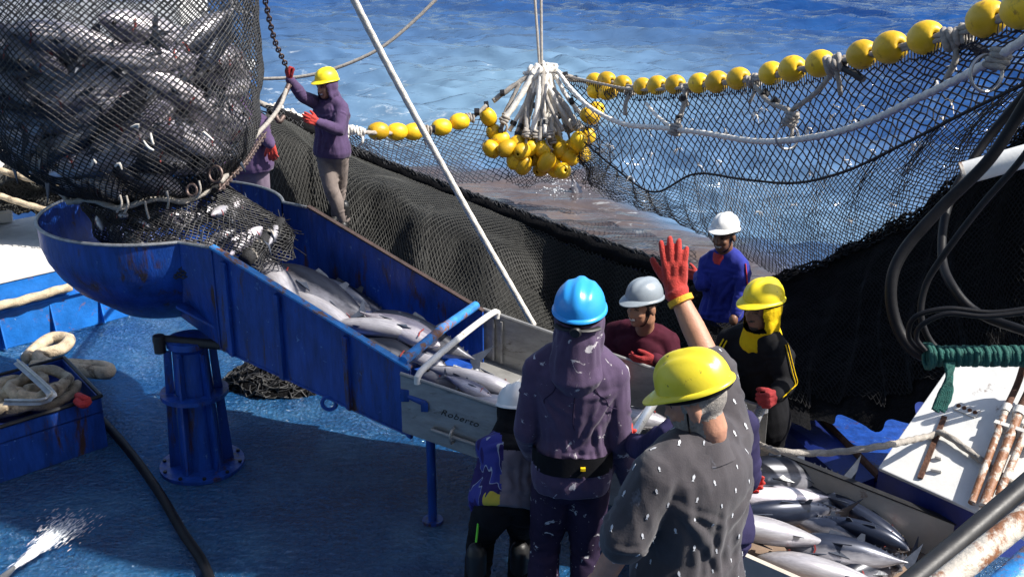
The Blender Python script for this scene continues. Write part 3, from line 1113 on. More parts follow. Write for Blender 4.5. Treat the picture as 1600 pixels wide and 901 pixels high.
for t_ in (.3, .62):
    c = W(1180, 135, 12.4).lerp(W(1232, 172, 11.3), t_)
    MB().tube([c - Vector((.03, 0, -.02)), c + Vector((.04, 0, -.03))], .04, 8).build("tape_band", M['tape'], purse)
rope("strop", [W(1070, 140, 14.2), W(1068, 165, 14.1), W(1058, 195, 13.9)], .032, M['rope_grey'], purse)
rope("strop", [W(1010, 162, 15.3), W(1025, 180, 14.8), W(1045, 196, 14.2)], .022, M['rope_white'], purse)
rope("strop", [W(986, 145, 15.8), W(978, 160, 15.7), W(977, 180, 15.7)], .03, M['rope_grey'], purse)
for t_ in (.25, .8):
    c = W(1070, 140, 14.2).lerp(W(1058, 195, 13.9), t_)
    MB().tube([c + Vector((0, 0, .03)), c - Vector((0, 0, .03))], .045, 8).build("tape_band", M['tape'], purse)
for lab, (px, py, d, rr) in (("steel ring hanging at the middle of the white rope", (1230, 214, 11.25, .125)), ("steel ring hanging on the white rope beside the hoses", (1541, 115, 7.6, .125))):
    m = Matrix.Rotation(R(78), 3, 'X') @ Matrix.Rotation(R(12), 3, 'Y')
    o = MB().torus(W(px, py, d), rr, .013, m, 36, 8).build("purse_ring", M['steel'], None)
    tag(o, lab, "ring", "steel purse rings")

# ================================================================== BUNCH OF FLOATS LIFTED BY A WIRE
D0 = 17.2
apex = W(847, 106, D0)
bunch = empty("lifted_float_line", W(845, 240, D0), "gathered yellow floats hanging in a bunch from a fan of white ropes", "float line")
BF = [(763, 183), (773, 208), (768, 233), (792, 232), (816, 236), (818, 258), (832, 212), (836, 248), (854, 253), (876, 234), (879, 267), (904, 221), (918, 213), (868, 225), (922, 181), (930, 172), (846, 262), (804, 250), (782, 219), (862, 244), (826, 232), (890, 246), (896, 232), (806, 226), (866, 262), (910, 240), (846, 232)]
BP = []
for i, (px, py) in enumerate(BF):
    dd = D0 + (-.22 if i in (4, 8, 10, 3, 11) else .12 * math.sin(i * 2.1))
    p = W(px, py, dd)
    BP.append(p)
    rg = random.Random(i)
    ax = Vector((rg.uniform(-1, 1), rg.uniform(-1, .2), rg.uniform(-1, 1)))
    if i in (0, 1):
        ax = Vector((.4, .3, -.7))
    put_float(bunch, p, ax, 1.0 + .05 * rg.random(), i)
rgb = random.Random(12)
k = 0
for (px, py) in ((806, 214), (811, 216), (817, 218), (823, 214), (832, 205), (836, 214), (843, 220), (846, 224), (852, 210), (858, 214), (866, 208), (872, 210), (880, 205), (889, 204), (897, 203), (905, 200), (796, 205), (786, 190), (828, 222), (862, 222), (876, 218)):
    e = W(px, py, D0 + rgb.uniform(-.25, .2))
    s = apex + Vector((rgb.uniform(-.12, .12), rgb.uniform(-.1, .1), rgb.uniform(-.12, .06)))
    mid = s.lerp(e, .5) + Vector((rgb.uniform(-.06, .06), rgb.uniform(-.1, .05), -.03))
    rope("hanging_rope", [s, mid, e], rgb.uniform(.030, .05), M['rope_white'] if k % 3 else M['rope_grey'], bunch, n=30, sides=8)
    if k % 2 == 0:
        c = s.lerp(e, rgb.uniform(.55, .9))
        d = (e - s).normalized()
        MB().tube([c - d * .035, c + d * .035], .056, 8).build("tape_band", M['tape'], bunch)
    if k % 2:
        knot(bunch, s.lerp(e, .96), .055, M['rope_grey'], 3, (e - s), "lashing", seed=k)
    k += 1
for i in range(6):
    knot(bunch, apex + Vector((rgb.uniform(-.16, .18), rgb.uniform(-.1, .1), rgb.uniform(-.14, .02))), .075, M['rope_white'], 3, Vector((rgb.uniform(-1, 1), .3, rgb.uniform(-1, 1))), "gathered_knot", seed=60 + i)
rope("side_rope", [apex, W(806, 132, D0), W(770, 158, D0)], .04, M['rope_grey'], bunch, n=40)
rope("side_rope", [W(812, 130, D0), W(800, 155, D0), W(788, 180, D0), W(783, 205, D0)], .032, M['rope_grey'], bunch, n=40)
rope("side_rope", [W(862, 112, D0), W(885, 118, D0), W(915, 128, D0)], .032, M['rope_grey'], bunch, n=40)
rope("side_rope", [W(868, 118, D0), W(885, 150, D0), W(905, 175, D0), W(915, 182, D0)], .034, M['rope_white'], bunch, n=40)
for (px, py) in ((785, 145), (760, 163), (884, 117), (899, 123), (893, 158), (783, 205), (760, 170), (808, 210)):
    c = W(px, py, D0 - .04)
    MB().tube([c - Vector((.035, 0, .01)), c + Vector((.035, 0, -.0))], .055, 8).build("tape_band", M['tape'], bunch)
# webbing bagged round the right side of the bunch
def bag_side(u, v):
    a = W(902 + 42 * u, 165 + 30 * u, D0 + .05).lerp(W(905 + 55 * u, 285 + 25 * u, D0 + .1), v)
    return a + Vector((.10 * math.sin(v * 9 + u * 4), .1 * math.sin(u * 8), .03 * math.sin(u * 14)))
net_sheet("bunched_webbing", grid_from(bag_side, 18, 36), .006, M['net'], bunch, jit=.012, seed=9)
def bag_under(u, v):
    a = W(800 + 110 * u, 232 + 20 * math.sin(u * 3), D0 + .25).lerp(W(790 + 130 * u, 286 + 6 * math.sin(u * 7), D0 + .2), v)
    return a + Vector((0, .1 * math.sin(u * 20), 0))
net_sheet("lower_webbing", grid_from(bag_under, 46, 16), .0055, M['net_blue'], bunch, jit=.01, seed=10)
for dx in (-14, -2):
    c = W(847 + dx, -40, D0)
    o = MB().tube([c, apex + Vector((dx * .003, 0, .05))], .022, 8).build("hoist_wire", M['rope_grey'], None)
    tag(o, "grey hoisting wire, %s of the two above the bunched floats" % ("left" if dx < -5 else "right"), "wire", "hoisting wires")

# ================================================================== LEFT FLOAT LINE AND ITS NET
lineL = empty("left_float_line", W(650, 206, 16.2), "short row of yellow floats on the net edge behind the white diagonal rope", "float line")
lineL.name = "float_line"
LT = [(405, 160, 11.6), (440, 177, 11.9), (480, 190, 12.8), (530, 200, 14.2), (575, 207, 15.4), (640, 207, 16.2), (700, 197, 16.8), (735, 185, 17.0), (760, 165, 17.1)]
LP = [W(*p) for p in LT]
FL = [(591, 205, 15.7), (620, 206, 16.0), (646, 206, 16.2), (690, 199, 16.7), (718, 190, 16.9)]
for i, f in enumerate(FL):
    put_float(lineL, W(*f), Vector((1, .5, .0)), 1.02, i)
rope("head_rope", LP, .03, M['rope_grey'], lineL, n=260)
for i, (px, py, d) in enumerate(((432, 172, 11.8), (452, 180, 12.1), (470, 187, 12.6), (548, 203, 14.6), (563, 206, 15.0), (668, 203, 16.4), (735, 184, 17.0))):
    knot(lineL, W(px, py, d - .03), .05, M['rope_white'] if i < 5 else M['rope_grey'], 3, Vector((1, .4, -.2)), seed=40 + i)
for (px, py, d) in ((655, 205, 16.3), (745, 175, 17.0), (676, 202, 16.5)):
    c = W(px, py, d - .04)
    MB().tube([c - Vector((.04, 0, 0)), c + Vector((.04, 0, 0))], .06, 8).build("tape_band", M['tape'], lineL)


def sheet_left(u, v):
    a = pick(spl_L, u) - Vector((0, 0, .08))
    b = pick(spl_Lb, u)
    p = a.lerp(b, v)
    return p + Vector((0, .12 * math.sin(math.pi * v) + .04 * math.sin(u * 40), 0))


spl_L = spline(LP, 120)
spl_Lb = spline([W(405, 215, 11.3), W(450, 240, 11.6), (W(500, 265, 12.3)), W(560, 285, 13.2), W(620, 290, 14.6), W(690, 288, 15.8), W(750, 285, 16.8), W(800, 280, 17.2)], 120)
netL = empty("corner_net", W(620, 290, 14.6), "black net hanging from the short float line towards the water", "fishing net")
net_sheet("webbing", grid_from(sheet_left, 104, 22), .0075, M['net_blue'], netL, jit=.006, seed=12)

# ================================================================== HEAPED NET ON THE SIDE DECK
far_e = spline([p + Vector((0, .03, .05)) for p in bpts], 80)
near_pts = spline([W(395, 300, 9.4), W(470, 330, 9.3), W(560, 395, 8.6), W(650, 445, 8.0), W(745, 490, 7.6), W(835, 520, 7.35), W(945, 550, 7.2), W(1060, 590, 7.1), W(1180, 640, 6.9)], 80)


def heap(u, v):
    """v 0 at the bulwark, 1 at the chute"""
    uu = .09 + u * .75
    a = pick(far_e, uu); b = pick(near_pts, u)
    p = a.lerp(b, v)
    e = math.sin(math.pi * min(1, v * 1.0)) ** .7
    dark = 1 / (1 + math.exp(-(u - .62) * 22))       # beyond this the net hangs straight down the plating
    h = .34 * math.exp(-((u - .34) / .17) ** 2 - ((v - .38) / .28) ** 2) + .26 * math.exp(-((u - .12) / .10) ** 2 - ((v - .55) / .3) ** 2) + .22 * math.exp(-((u - .52) / .12) ** 2 - ((v - .66) / .25) ** 2)
    h += .12 * fbm2(p, 1.0, 3.0, 2) * e + .020 * math.sin(p.x * 7 + p.y * 5 + 2 * fbm2(p, .8, 1.0, 2)) * e + .03 * fbm2(p, 2.6, 8.0, 2) * e
    st = max(0, min(1, (v - .30 - .05 * math.sin(u * 9)) / .34)); st = st * st * (3 - 2 * st)
    low = -.18 + .12 * fbm2(p, .9, 6.0, 2)
    zz = lerp(a.z + .06 * math.sin(math.pi * min(1, v / .4)), low, st)
    cliff = math.sin(math.pi * st)
    h2 = .10 * fbm2(p, 1.0, 3.0, 2) * e + .03 * math.sin(p.x * 7 + p.y * 5 + 2 * fbm2(p, .8, 1.0, 2)) * e + .14 * math.exp(-((u - .30) / .10) ** 2 - ((v - .82) / .12) ** 2) + .12 * math.exp(-((u - .50) / .08) ** 2 - ((v - .85) / .12) ** 2)
    base = Vector((p.x, p.y - .10 * cliff * math.sin(u * 34 + 2 * v), zz + h2))
    # draped part
    w = min(1, v * 3.0)
    dr = Vector((lerp(a.x, b.x, max(0, v - .33) * 1.5), lerp(a.y, b.y, max(0, v - .33) * 1.5), 0))
    dr += Vector((-.04, -.06, 0))
    dr.z = lerp(a.z + .02, -.45, min(1, w)) + .04 * fbm2(dr, 4, 1)
    dr.y -= .05 * math.sin(u * 70 + v * 3) * .4
    q = base.lerp(dr, dark)
    if v < .02:
        q = a.copy()
    return q


heapo = empty("net_heap", W(700, 430, 8.6), "heap of dark grey netting piled between the blue chute and the bulwark", "fishing net")
surf_mesh("folded_bed", lambda u, v: heap(u, v) - Vector((0, -.03, .025)), 120, 60, M['net_bed'], heapo)
net_sheet("top_webbing", grid_from(heap, 230, 100), .0040, M['net_grey'], heapo, jit=.0012, seed=15)
net_sheet("loose_webbing", grid_from(lambda u, v: heap(.10 + .30 * u, .30 + .6 * v) + Vector((.02, 0, .05 + .03 * math.sin(u * 21 + v * 7))), 70, 56), .0040, M['net_grey'], heapo, jit=.0015, seed=16)
# lacing along the draped rim
rope("rim_fold", [heap(i / 60, 0) + Vector((0, .03, .0)) for i in range(61)], .085, M['net_dark'], heapo, depth=.15)
def rimnet(u, v):
    c = heap(u, 0) + Vector((0, .03, 0))
    a = R(-60 + 300 * v)
    return c + Vector((.3 * math.cos(a), -math.cos(a), math.sin(a))) * .095
net_sheet("rim_webbing", grid_from(rimnet, 230, 16), .006, M['net'], heapo, jit=.006, seed=17)

# ================================================================== BLACK NET CURTAIN ON THE RIGHT, IN SHADE
CT = spline([W(1090, 428, 8.9), W(1160, 455, 8.5), W(1222, 430, 8.4), W(1300, 398, 8.2), W(1400, 350, 7.7), W(1500, 287, 7.1), W(1640, 180, 6.4)], 90)
CB = spline([W(1090, 600, 7.4), W(1160, 640, 7.2), W(1230, 655, 7.1), W(1320, 665, 6.9), W(1420, 650, 6.6), W(1520, 640, 6.3), W(1660, 620, 6.0)], 90)


def curtain(u, v):
    a, b = pick(CT, u), pick(CB, u)
    p = a.lerp(b, v)
    s = math.sin(math.pi * v)
    p.y += .35 * s
    fold = math.sin(u * 55 + 3 * v + 2 * math.sin(v * 4 + u * 7)) * .05 + math.sin(u * 23 - 5 * v) * .06
    p += Vector((.3, -1, 0)) * fold * (.25 + v)
    p.z += .05 * fbm2(p, 1.8, 5)
    return p


cur = empty("net_curtain", W(1320, 665, 6.9), "dense black net hanging in shade below the hoses and white pipe", "fishing net")
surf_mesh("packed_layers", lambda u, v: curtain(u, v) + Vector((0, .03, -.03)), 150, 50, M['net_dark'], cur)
net_sheet("outer_webbing", grid_from(lambda u, v: curtain(u, v * .93), 220, 76), .0036, M['net_shaded'], cur, jit=.0015, seed=18)
net_sheet("rim_webbing", grid_from(lambda u, v: curtain(.12 + .88 * u, .14 * v - .05) + Vector((0, -.05, .03)), 150, 16), .006, M['net_shaded'], cur, jit=.010, seed=19)

# ================================================================== FISH
def tuna_mesh(name, L=.72, bend=0.0, mat=None):
    """head at +x, tail at -x, back up"""
    mb = MB()
    st = [(-.5, .008, .012), (-.44, .016, .016), (-.36, .045, .05), (-.24, .085, .11), (-.08, .120, .165), (.10, .135, .185), (.24, .125, .172), (.34, .100, .138), (.42, .066, .092), (.47, .036, .048), (.5, .008, .010)]
    S = spline([(a, b, c) for a, b, c in st], 22)
    rings = []
    def off(x):
        return bend * math.sin((x + .1) * 2.6) * .12

    for p in S:
        ring = []
        for k in range(14):
            th = 2 * math.pi * k / 14
            y = math.cos(th) * p.y * .5 * L * 1.62
            z = math.sin(th) * p.z * .5 * L * 1.55
            ring.append((p.x * L, y + off(p.x) * L, z))
        rings.append(ring)
    mb.loft(rings)

    def fin(pts, t=.004):
        mb.cur = 1
        P = [Vector((x * L, y * L + off(x) * L, z * L)) for x, y, z in pts]
        mb.slab(P, (0, t, 0)); mb.cur = 0
    fin([(-.47, 0, 0), (-.44, 0, .02), (-.52, 0, .10), (-.58, 0, .165), (-.545, 0, .06), (-.525, 0, 0), (-.545, 0, -.06), (-.58, 0, -.165), (-.52, 0, -.10), (-.44, 0, -.02)], .006)
    fin([(.16, 0, .12), (.14, 0, .17), (.06, 0, .155), (-.02, 0, .12)])
    fin([(-.05, 0, .108), (-.10, 0, .175), (-.13, 0, .17), (-.13, 0, .10)])
    fin([(-.10, 0, -.10), (-.15, 0, -.17), (-.18, 0, -.165), (-.18, 0, -.085)])
    for sx in (-1, 1):
        mb.cur = 1
        P = [Vector((x * L, (y * sx) * L + off(x) * L, z * L)) for x, y, z in ((.20, .088, .01), (.17, .105, -.015), (.02, .13, -.04), (.10, .10, .012))]
        mb.slab(P, (0, .004 * sx, .004)); mb.cur = 0
        mb.cur = 2
        mb.ellipsoid(((.405) * L, sx * .055 * L + off(.405) * L, .022 * L), (.018 * L, .012 * L, .018 * L), None, 8, 6); mb.cur = 0
        mb.cur = 3
        P = [Vector((x * L, y * sx * L + off(x) * L, z * L)) for x, y, z in ((.285, .0975, .05), (.272, .1035, 0), (.285, .0970, -.05), (.296, .0940, -.05), (.284, .1010, 0), (.296, .0940, .05))]
        mb.slab(P, (0, .003 * sx, 0)); mb.cur = 0
    for k in range(5):
        x = -.20 - .045 * k
        fin([(x, 0, .075 - .012 * k), (x - .012, 0, .105 - .014 * k), (x - .026, 0, .066 - .012 * k)])
    me = mb.mesh(name)
    bm = bmesh.new(); bm.from_mesh(me); bmesh.ops.recalc_face_normals(bm, faces=bm.faces); bm.to_mesh(me); bm.free()
    for m in (mat or M['fish'], M['fish_fin'], M['eye'], M['gill']):
        me.materials.append(m)
    me.polygons.foreach_set("material_index", mb.m[:len(me.polygons)])
    me.polygons.foreach_set("use_smooth", [True] * len(me.polygons))
    me.set_sharp_from_angle(angle=R(50))
    return me


TUNA = [tuna_mesh("tuna", .72, .0), tuna_mesh("tuna", .72, .5), tuna_mesh("tuna", .72, -.5), tuna_mesh("tuna", .72, .3, M['fish_dark']), tuna_mesh("tuna", .72, -.3, M['fish_dark']), tuna_mesh("tuna", .72, .2, M['fish_pale']), tuna_mesh("tuna", .72, -.4, M['fish_pale'])]


def put_fish(head, tail, up, kind, label, group, cat="fish", length=None):
    h, t = Vector(head), Vector(tail)
    if length:
        c_, d_ = (h + t) / 2, (h - t).normalized()
        h, t = c_ + d_ * length / 2, c_ - d_ * length / 2
    x = (h - t)
    s = x.length / .77
    x.normalize()
    u = Vector(up)
    u = (u - x * u.dot(x)).normalized()
    y = u.cross(x)
    o = bpy.data.objects.new("tuna", TUNA[kind])
    COL.objects.link(o)
    m = basis(x, y, u).to_4x4()
    o.matrix_basis = Matrix.Translation(h.lerp(t, .48)) @ m @ Matrix.Diagonal((s, s, s, 1))
    return tag(o, label, cat, group)


# ================================================================== BLUE CHUTE WITH ITS BOWL
NT0, NT1 = Vector((-1.709, 5.886, 1.5)), Vector((-.55, 5.35, .986))
FT0, FT1 = Vector((-1.312, 6.725, 1.5)), Vector((-.18, 6.20, .986))
CE = (NT1 - NT0).normalized()
CW = (FT1 - NT1); CW.z = 0; CW.normalize()
Zv = Vector((0, 0, 1))
BC = Vector((-2.22, 6.68, 0))
BR = .75
ph0 = math.atan2(-.40, .79)
chute = empty("fish_chute", (-1.94, 6.1, 0), "blue steel fish chute with a round bowl on a pedestal", "chute")
# near wall: deeper at the bowl, shallower at the mouth
NB0, NB1 = NT0 - Zv * .62, NT1 - Zv * .40
FB0, FB1 = FT0 - Zv * .62, FT1 - Zv * .40
bow_n = BC + Vector((BR * math.cos(ph0 - R(40)), BR * math.sin(ph0 - R(40)), 0))
bow_f = BC + Vector((BR * math.cos(ph0 + R(40)), BR * math.sin(ph0 + R(40)), 0))
MB().slab([NT0, NT1, NB1, NB0], CW * .016).build("near_wall", M['blue'], chute, False, bevel=.003)
MB().slab([FT0, FT1, FB1, FB0], CW * .016).build("far_wall", M['blue'], chute, False, bevel=.003)
fl0n, fl0f = NB0 + Zv * .08 + CW * .016, FB0 + Zv * .08
fl1n, fl1f = NB1 + Zv * .03 + CW * .016, FB1 + Zv * .03
MB().slab([fl0n - CE * .35 + Zv * -.0, fl1n, fl1f, fl0f - CE * .35], (0, 0, -.015)).build("floor_plate", M['blue'], chute, False)
# edge flats, scraped to primer and rust
MB().slab([NT0 + Zv * .003 - CW * .018, NT1 + Zv * .003 - CW * .018, NT1 + Zv * .003 + CW * .03, NT0 + Zv * .003 + CW * .03], (0, 0, .012)).build("edge_flat", M['blue_edge'], chute, False)
MB().slab([FT0 + Zv * .003 - CW * .006, FT1 + Zv * .003 - CW * .006, FT1 + Zv * .003 + CW * .03, FT0 + Zv * .003 + CW * .03], (0, 0, .010)).build("edge_flat", M['dark_rust'], chute, False)
for t_ in (.06, .335, .68, .985):
    a = NT0.lerp(NT1, t_) - Zv * .03; b = NB0.lerp(NB1, t_) + Zv * .004
    MB().slab([a, b, b - CW * .03, a - CW * .03], CE * .03).build("stiffener", M['blue'], chute, False, bevel=.003)
for t_ in (.2, .55):
    a = FT0.lerp(FT1, t_) - Zv * .04; b = FB0.lerp(FB1, t_)
    MB().slab([a + CW * .016, b + CW * .016, b + CW * .05, a + CW * .05], CE * .02).build("stiffener", M['blue'], chute, False)
# bowl: rounded dish, open towards the chute
prof_top = [(BR, 1.5), (BR - .004, 1.36), (BR - .03, 1.27), (BR - .085, 1.17), (BR - .17, 1.07), (BR - .28, .985)]
inner = [(r - .014, z) for r, z in reversed(prof_top)]
a0, a1 = ph0 + R(40), ph0 + R(320)
MB().lathe((BC.x, BC.y, 0), prof_top + inner, 64, None, a0, a1).build("bowl", M['blue'], chute, True, auto=30)
def cheek(ang, T0, Bt0):
    d = Vector((math.cos(ang), math.sin(ang), 0))
    rows = []
    prof_c = prof_top + [(.36, .90)]
    for r_, z_ in prof_c:
        a_ = Vector((BC.x, BC.y, z_)) + d * (r_ - .004)
        t_ = (1.5 - z_) / (T0.z - Bt0.z)
        b_ = T0.lerp(Bt0, min(1, t_))
        rows.append((a_, b_))
    mbc = MB()
    off = CW * .012
    n_ = len(rows)
    vs = [p for r_ in rows for p in r_] + [p + off for r_ in rows for p in r_]
    fs = []
    for i in range(n_ - 1):
        fs.append((2 * i, 2 * i + 1, 2 * i + 3, 2 * i + 2))
        fs.append((2 * n_ + 2 * i, 2 * n_ + 2 * i + 2, 2 * n_ + 2 * i + 3, 2 * n_ + 2 * i + 1))
    mbc.add(vs, fs)
    mbc.build("bowl_cheek", M['blue'], chute, True, auto=30)


cheek(ph0 - R(40), NT0, NB0)
cheek(ph0 + R(40), FT0, FB0)
dish = [(BR - .28, .985), (.36, .90), (.18, .85), (.0, .835), (.0, .85), (.18, .865), (.36, .915), (BR - .294, .99)]
MB().lathe((BC.x, BC.y, 0), dish, 48).build("bowl_bottom", M['blue'], chute, True, auto=30)
rim = [BC + Vector((BR * math.cos(a0 + (a1 - a0) * i / 60), BR * math.sin(a0 + (a1 - a0) * i / 60), 1.503 + (.05 if False else 0))) for i in range(61)]
MB().tube([FT0 + Zv * .004] + rim[:1] + rim[1:] + [NT0 + Zv * .004], .011, 8).build("bowl_rim", M['steel_edge'], chute)
# pedestal
PX, PY = -1.955, 6.08
ped = MB()
MB().lathe((PX, PY, 0), [(.0, .004), (.26, .004), (.26, .026), (.0, .026)], 32).build("base_plate", M['blue'], chute, True, auto=30)
col = MB().lathe((PX, PY, 0), [(.130, .026), (.105, .80), (.135, .83), (.135, .87), (.0, .87)], 24)
col.build("pedestal", M['blue'], chute, True, auto=30)
for k in range(6):
    th = 2 * math.pi * k / 6 + R(18)
    d = Vector((math.cos(th), math.sin(th), 0)); t = Vector((-d.y, d.x, 0)) * .007
    c = Vector((PX, PY, 0))
    MB().slab([c + d * .13 + Zv * .027 - t, c + d * .195 + Zv * .027 - t, c + d * .155 + Zv * .80 - t, c + d * .11 + Zv * .80 - t], t * 2).build("pedestal_fin", M['blue'], chute, False)
MB().lathe((PX, PY, 0), [(.12, .50), (.205, .50), (.205, .525), (.12, .525)], 32).build("pedestal_collar", M['blue'], chute, True, auto=30)
for k in range(10):
    th = 2 * math.pi * k / 10
    MB().lathe((PX + .238 * math.cos(th), PY + .238 * math.sin(th), .026), [(0, .012), (.012, .012), (.012, 0)], 6).build("bolt", M['black_steel'], chute, False)
MB().tube([(PX - .16, PY - .06, .80), (PX - .16, PY - .06, .91)], .035, 10).build("hinge_pin", M['black_steel'], chute)
MB().tube([(PX - .20, PY - .02, .87), (PX + .22, PY - .10, .865)], .03, 10).build("hinge_bar", M['black_steel'], chute)
# support leg near the mouth
LX, LY = -.455, 5.42
MB().tube([(LX, LY, .01), (LX, LY, .60)], .026, 14).build("support_leg", M['blue'], chute)
MB().lathe((LX, LY, 0), [(0, .02), (.06, .02), (.06, .003), (0, .003)], 20).build("leg_foot", M['blue'], chute, True, auto=30)
# cross bar and its lugs
MB().tube([NT1 - CE * .05 + Zv * .02 + CW * .01, NT1 - CE * .05 + Zv * .035 + CW * .48, FT1 - CE * .05 + Zv * .02], .028, 14).build("cross_bar", M['blue_edge'], chute)
g = NT1 - Zv * .14 - CW * .03 - CE * .02
MB().tube([g, g + CE * .14 + Zv * .02], .018, 10).box(g, (.05, .05, .07)).box(g + CE * .13, (.04, .04, .05)).build("latch", M['blue'], chute, True, bevel=.004)
g = NB0.lerp(NB1, .58) - Zv * .03
MB().torus(g, .04, .012, Matrix.Rotation(R(90), 3, 'X'), 18, 6).build("lifting_eye", M['blue'], chute)
# rope end hanging into the chute from the bag: black twisted line with grey bindings
swab = empty("release_rope", W(430, 370, 6.6), "black release rope with taped bindings coming out of the bag onto the chute", "rope")
sp = [W(438, 345, 6.75), W(432, 362, 6.7), W(412, 375, 6.6), W(396, 395, 6.5), W(384, 405, 6.4)]
rope("line", sp, .042, M['rope_black'], swab, depth=.2)
for t_ in (.35, .6, .85):
    c = pick(spline(sp, 30), t_); d = (pick(spline(sp, 30), t_ + .05) - c).normalized()
    MB().tube([c - d * .012, c + d * .012], .047, 10).build("binding", M['rope_grey'], swab)
A_, B_ = [], []
rgz = random.Random(3)
for i in range(260):
    c = W(436 + rgz.gauss(0, 4), 360 + rgz.gauss(0, 10), 6.75)
    A_.append(tuple(c)); B_.append(tuple(c + Vector((rgz.gauss(0, .05), rgz.gauss(0, .05), rgz.gauss(-.03, .05)))))
strands("frayed_end", A_, B_, .003, M['rope_black'], swab, seed=2)

# ================================================================== ALUMINIUM TROUGH
TN0, TN1 = Vector((-.600, 5.322, .974)), Vector((1.12, 4.79, .59))
TF0, TF1 = Vector((-.180, 6.255, .984)), Vector((1.475, 5.65, .60))
TE = (TN1 - TN0).normalized()
TWd = (TF0 - TN0); TWd.z = 0; TWd.normalize()
TH = .345
tro = empty("sorting_trough", TN0.lerp(TF1, .5) - Zv * .7, "scuffed grey aluminium trough carrying fish from the blue chute to the bin", "trough")
MB().slab([TN0, TN1, TN1 - Zv * TH, TN0 - Zv * TH], TWd * .008).build("near_wall", M['alu'], tro, False, bevel=.002)
MB().slab([TF0, TF1, TF1 - Zv * TH, TF0 - Zv * TH], TWd * .008).build("far_wall", M['alu'], tro, False, bevel=.002)
MB().slab([TN0 - Zv * (TH - .02) + TWd * .009, TN1 - Zv * (TH - .02) + TWd * .009, TF1 - Zv * (TH - .02) - TWd * .001, TF0 - Zv * (TH - .02) - TWd * .001], (0, 0, -.008)).build("floor_plate", M['alu'], tro, False)
for a, b in ((TN0, TN1), (TF0, TF1)):
    MB().tube([a + Zv * .004 + TWd * .004, b + Zv * .004 + TWd * .004], .011, 8).build("top_bead", M['alu'], tro)
for t_ in (.04, .42, .8):
    a, b = TF0.lerp(TF1, t_), TF0.lerp(TF1, t_ + .018)
    for k in (0, .03):
        q = TF0.lerp(TF1, t_ + k)
        MB().slab([q - Zv * .03, q - Zv * (TH - .04), q - Zv * (TH - .04) - TWd * .02, q - Zv * .03 - TWd * .02], TE * .012).build("stiffener", M['alu'], tro, False)
for t_ in (.37, .73):
    q = TN0.lerp(TN1, t_)
    MB().slab([q - Zv * .02, q - Zv * (TH - .02), q - Zv * (TH - .02) - TWd * .015, q - Zv * .02 - TWd * .015], TE * .025).build("stiffener", M['alu'], tro, False)


def cross_pipe(t_, rr, mat, rise=.05):
    a, b = TN0.lerp(TN1, t_), TF0.lerp(TF1, t_)
    pts = spline([a - Zv * .02, a + Zv * .035 + TWd * .05, a.lerp(b, .5) + Zv * rise, b + Zv * .035 - TWd * .05, b - Zv * .02], 30)
    MB().tube(pts, rr, 14).build("cross_pipe", mat, tro)


cross_pipe(.055, .019, M['white_dirty'])
cross_pipe(.69, .026, M['alu_bright'])
cross_pipe(.985, .028, M['alu_bright'], .06)
# handle rod low on the near wall, with two brackets
h0, h1 = TN0.lerp(TN1, .10) - Zv * .255 - TWd * .02, TN0.lerp(TN1, .30) - Zv * .255 - TWd * .02
MB().tube([h0, h1], .011, 10).build("handle", M['alu'], tro)
for t_ in (.35, .85):
    q = h0.lerp(h1, t_)
    MB().tube(spline([q + TWd * .012 + Zv * .05, q - TWd * .03 + Zv * .035, q - TWd * .03 - Zv * .02, q + TWd * .01 - Zv * .03], 14), .008, 8).build("bracket", M['alu'], tro)
q = TN0.lerp(TN1, .385) - Zv * .10 - TWd * .004
MB().box(q, (.02, .01, .07)).build("drain_slot", M['black_steel'], tro)
# the name scrawled in marker on the near wall
fc = bpy.data.curves.new("lettering", 'FONT')
fc.body = "Roberto"
fc.size = .082
fc.shear = .25
fc.extrude = .0006
fc.space_character = 1.1
fc.materials.append(M['ink'])
fo_tmp = bpy.data.objects.new("lettering_tmp", fc)
COL.objects.link(fo_tmp)
fo_me = bpy.data.meshes.new_from_object(fo_tmp.evaluated_get(bpy.context.evaluated_depsgraph_get()))
bpy.data.objects.remove(fo_tmp)
fo = bpy.data.objects.new("lettering", fo_me)
COL.objects.link(fo)
fo.parent = tro
fo.matrix_parent_inverse = parent_world(tro).inverted()
xx = TE; nn = -TWd
nn = (nn - xx * nn.dot(xx)).normalized()
yy = nn.cross(xx)
fo.matrix_basis = Matrix.Translation(TN0.lerp(TN1, .125) - Zv * .155 - TWd * .0022) @ basis(xx, yy, nn).to_4x4() @ Matrix.Diagonal((.72, .62, 1, 1))

# ================================================================== FISH BIN
BE = Vector((.96, -.49, -.20)).normalized()
bn = WZ(1186, 698, .45)
BF0 = bn - BE * .10
BF1 = WZ(1502, 824, .25)
BWd = Vector((BE.y, -BE.x, 0)).normalized()
if BWd.y > 0:
    BWd = -BWd
bw = 1.0
BH = .24
binn = empty("fish_bin", BF0.lerp(BF1, .5) + BWd * .5 - Zv * .3, "cream lined fish bin full of tuna below the trough", "bin")
MB().slab([BF0, BF1, BF1 - Zv * BH, BF0 - Zv * BH], -BWd * .03).build("far_wall", M['cream'], binn, False, bevel=.004)
MB().slab([BF0 + Zv * .003 + BWd * .004, BF1 + Zv * .003 + BWd * .004, BF1 + Zv * .003 - BWd * .036, BF0 + Zv * .003 - BWd * .036], (0, 0, .008)).build("rim_flat", M['black_steel'], binn, False)
MB().slab([BF0 - Zv * BH + BWd * .001, BF1 - Zv * BH + BWd * .001, BF1 - Zv * BH + BWd * bw, BF0 - Zv * BH + BWd * bw], (0, 0, -.03)).build("floor_plate", M['wet_floor'], binn, False)
MB().slab([BF0 - BE * .002, BF0 + BWd * bw - BE * .002, BF0 + BWd * bw - Zv * BH - BE * .002, BF0 - Zv * BH - BE * .002], -BE * .03).build("end_wall", M['cream'], binn, False, bevel=.004)
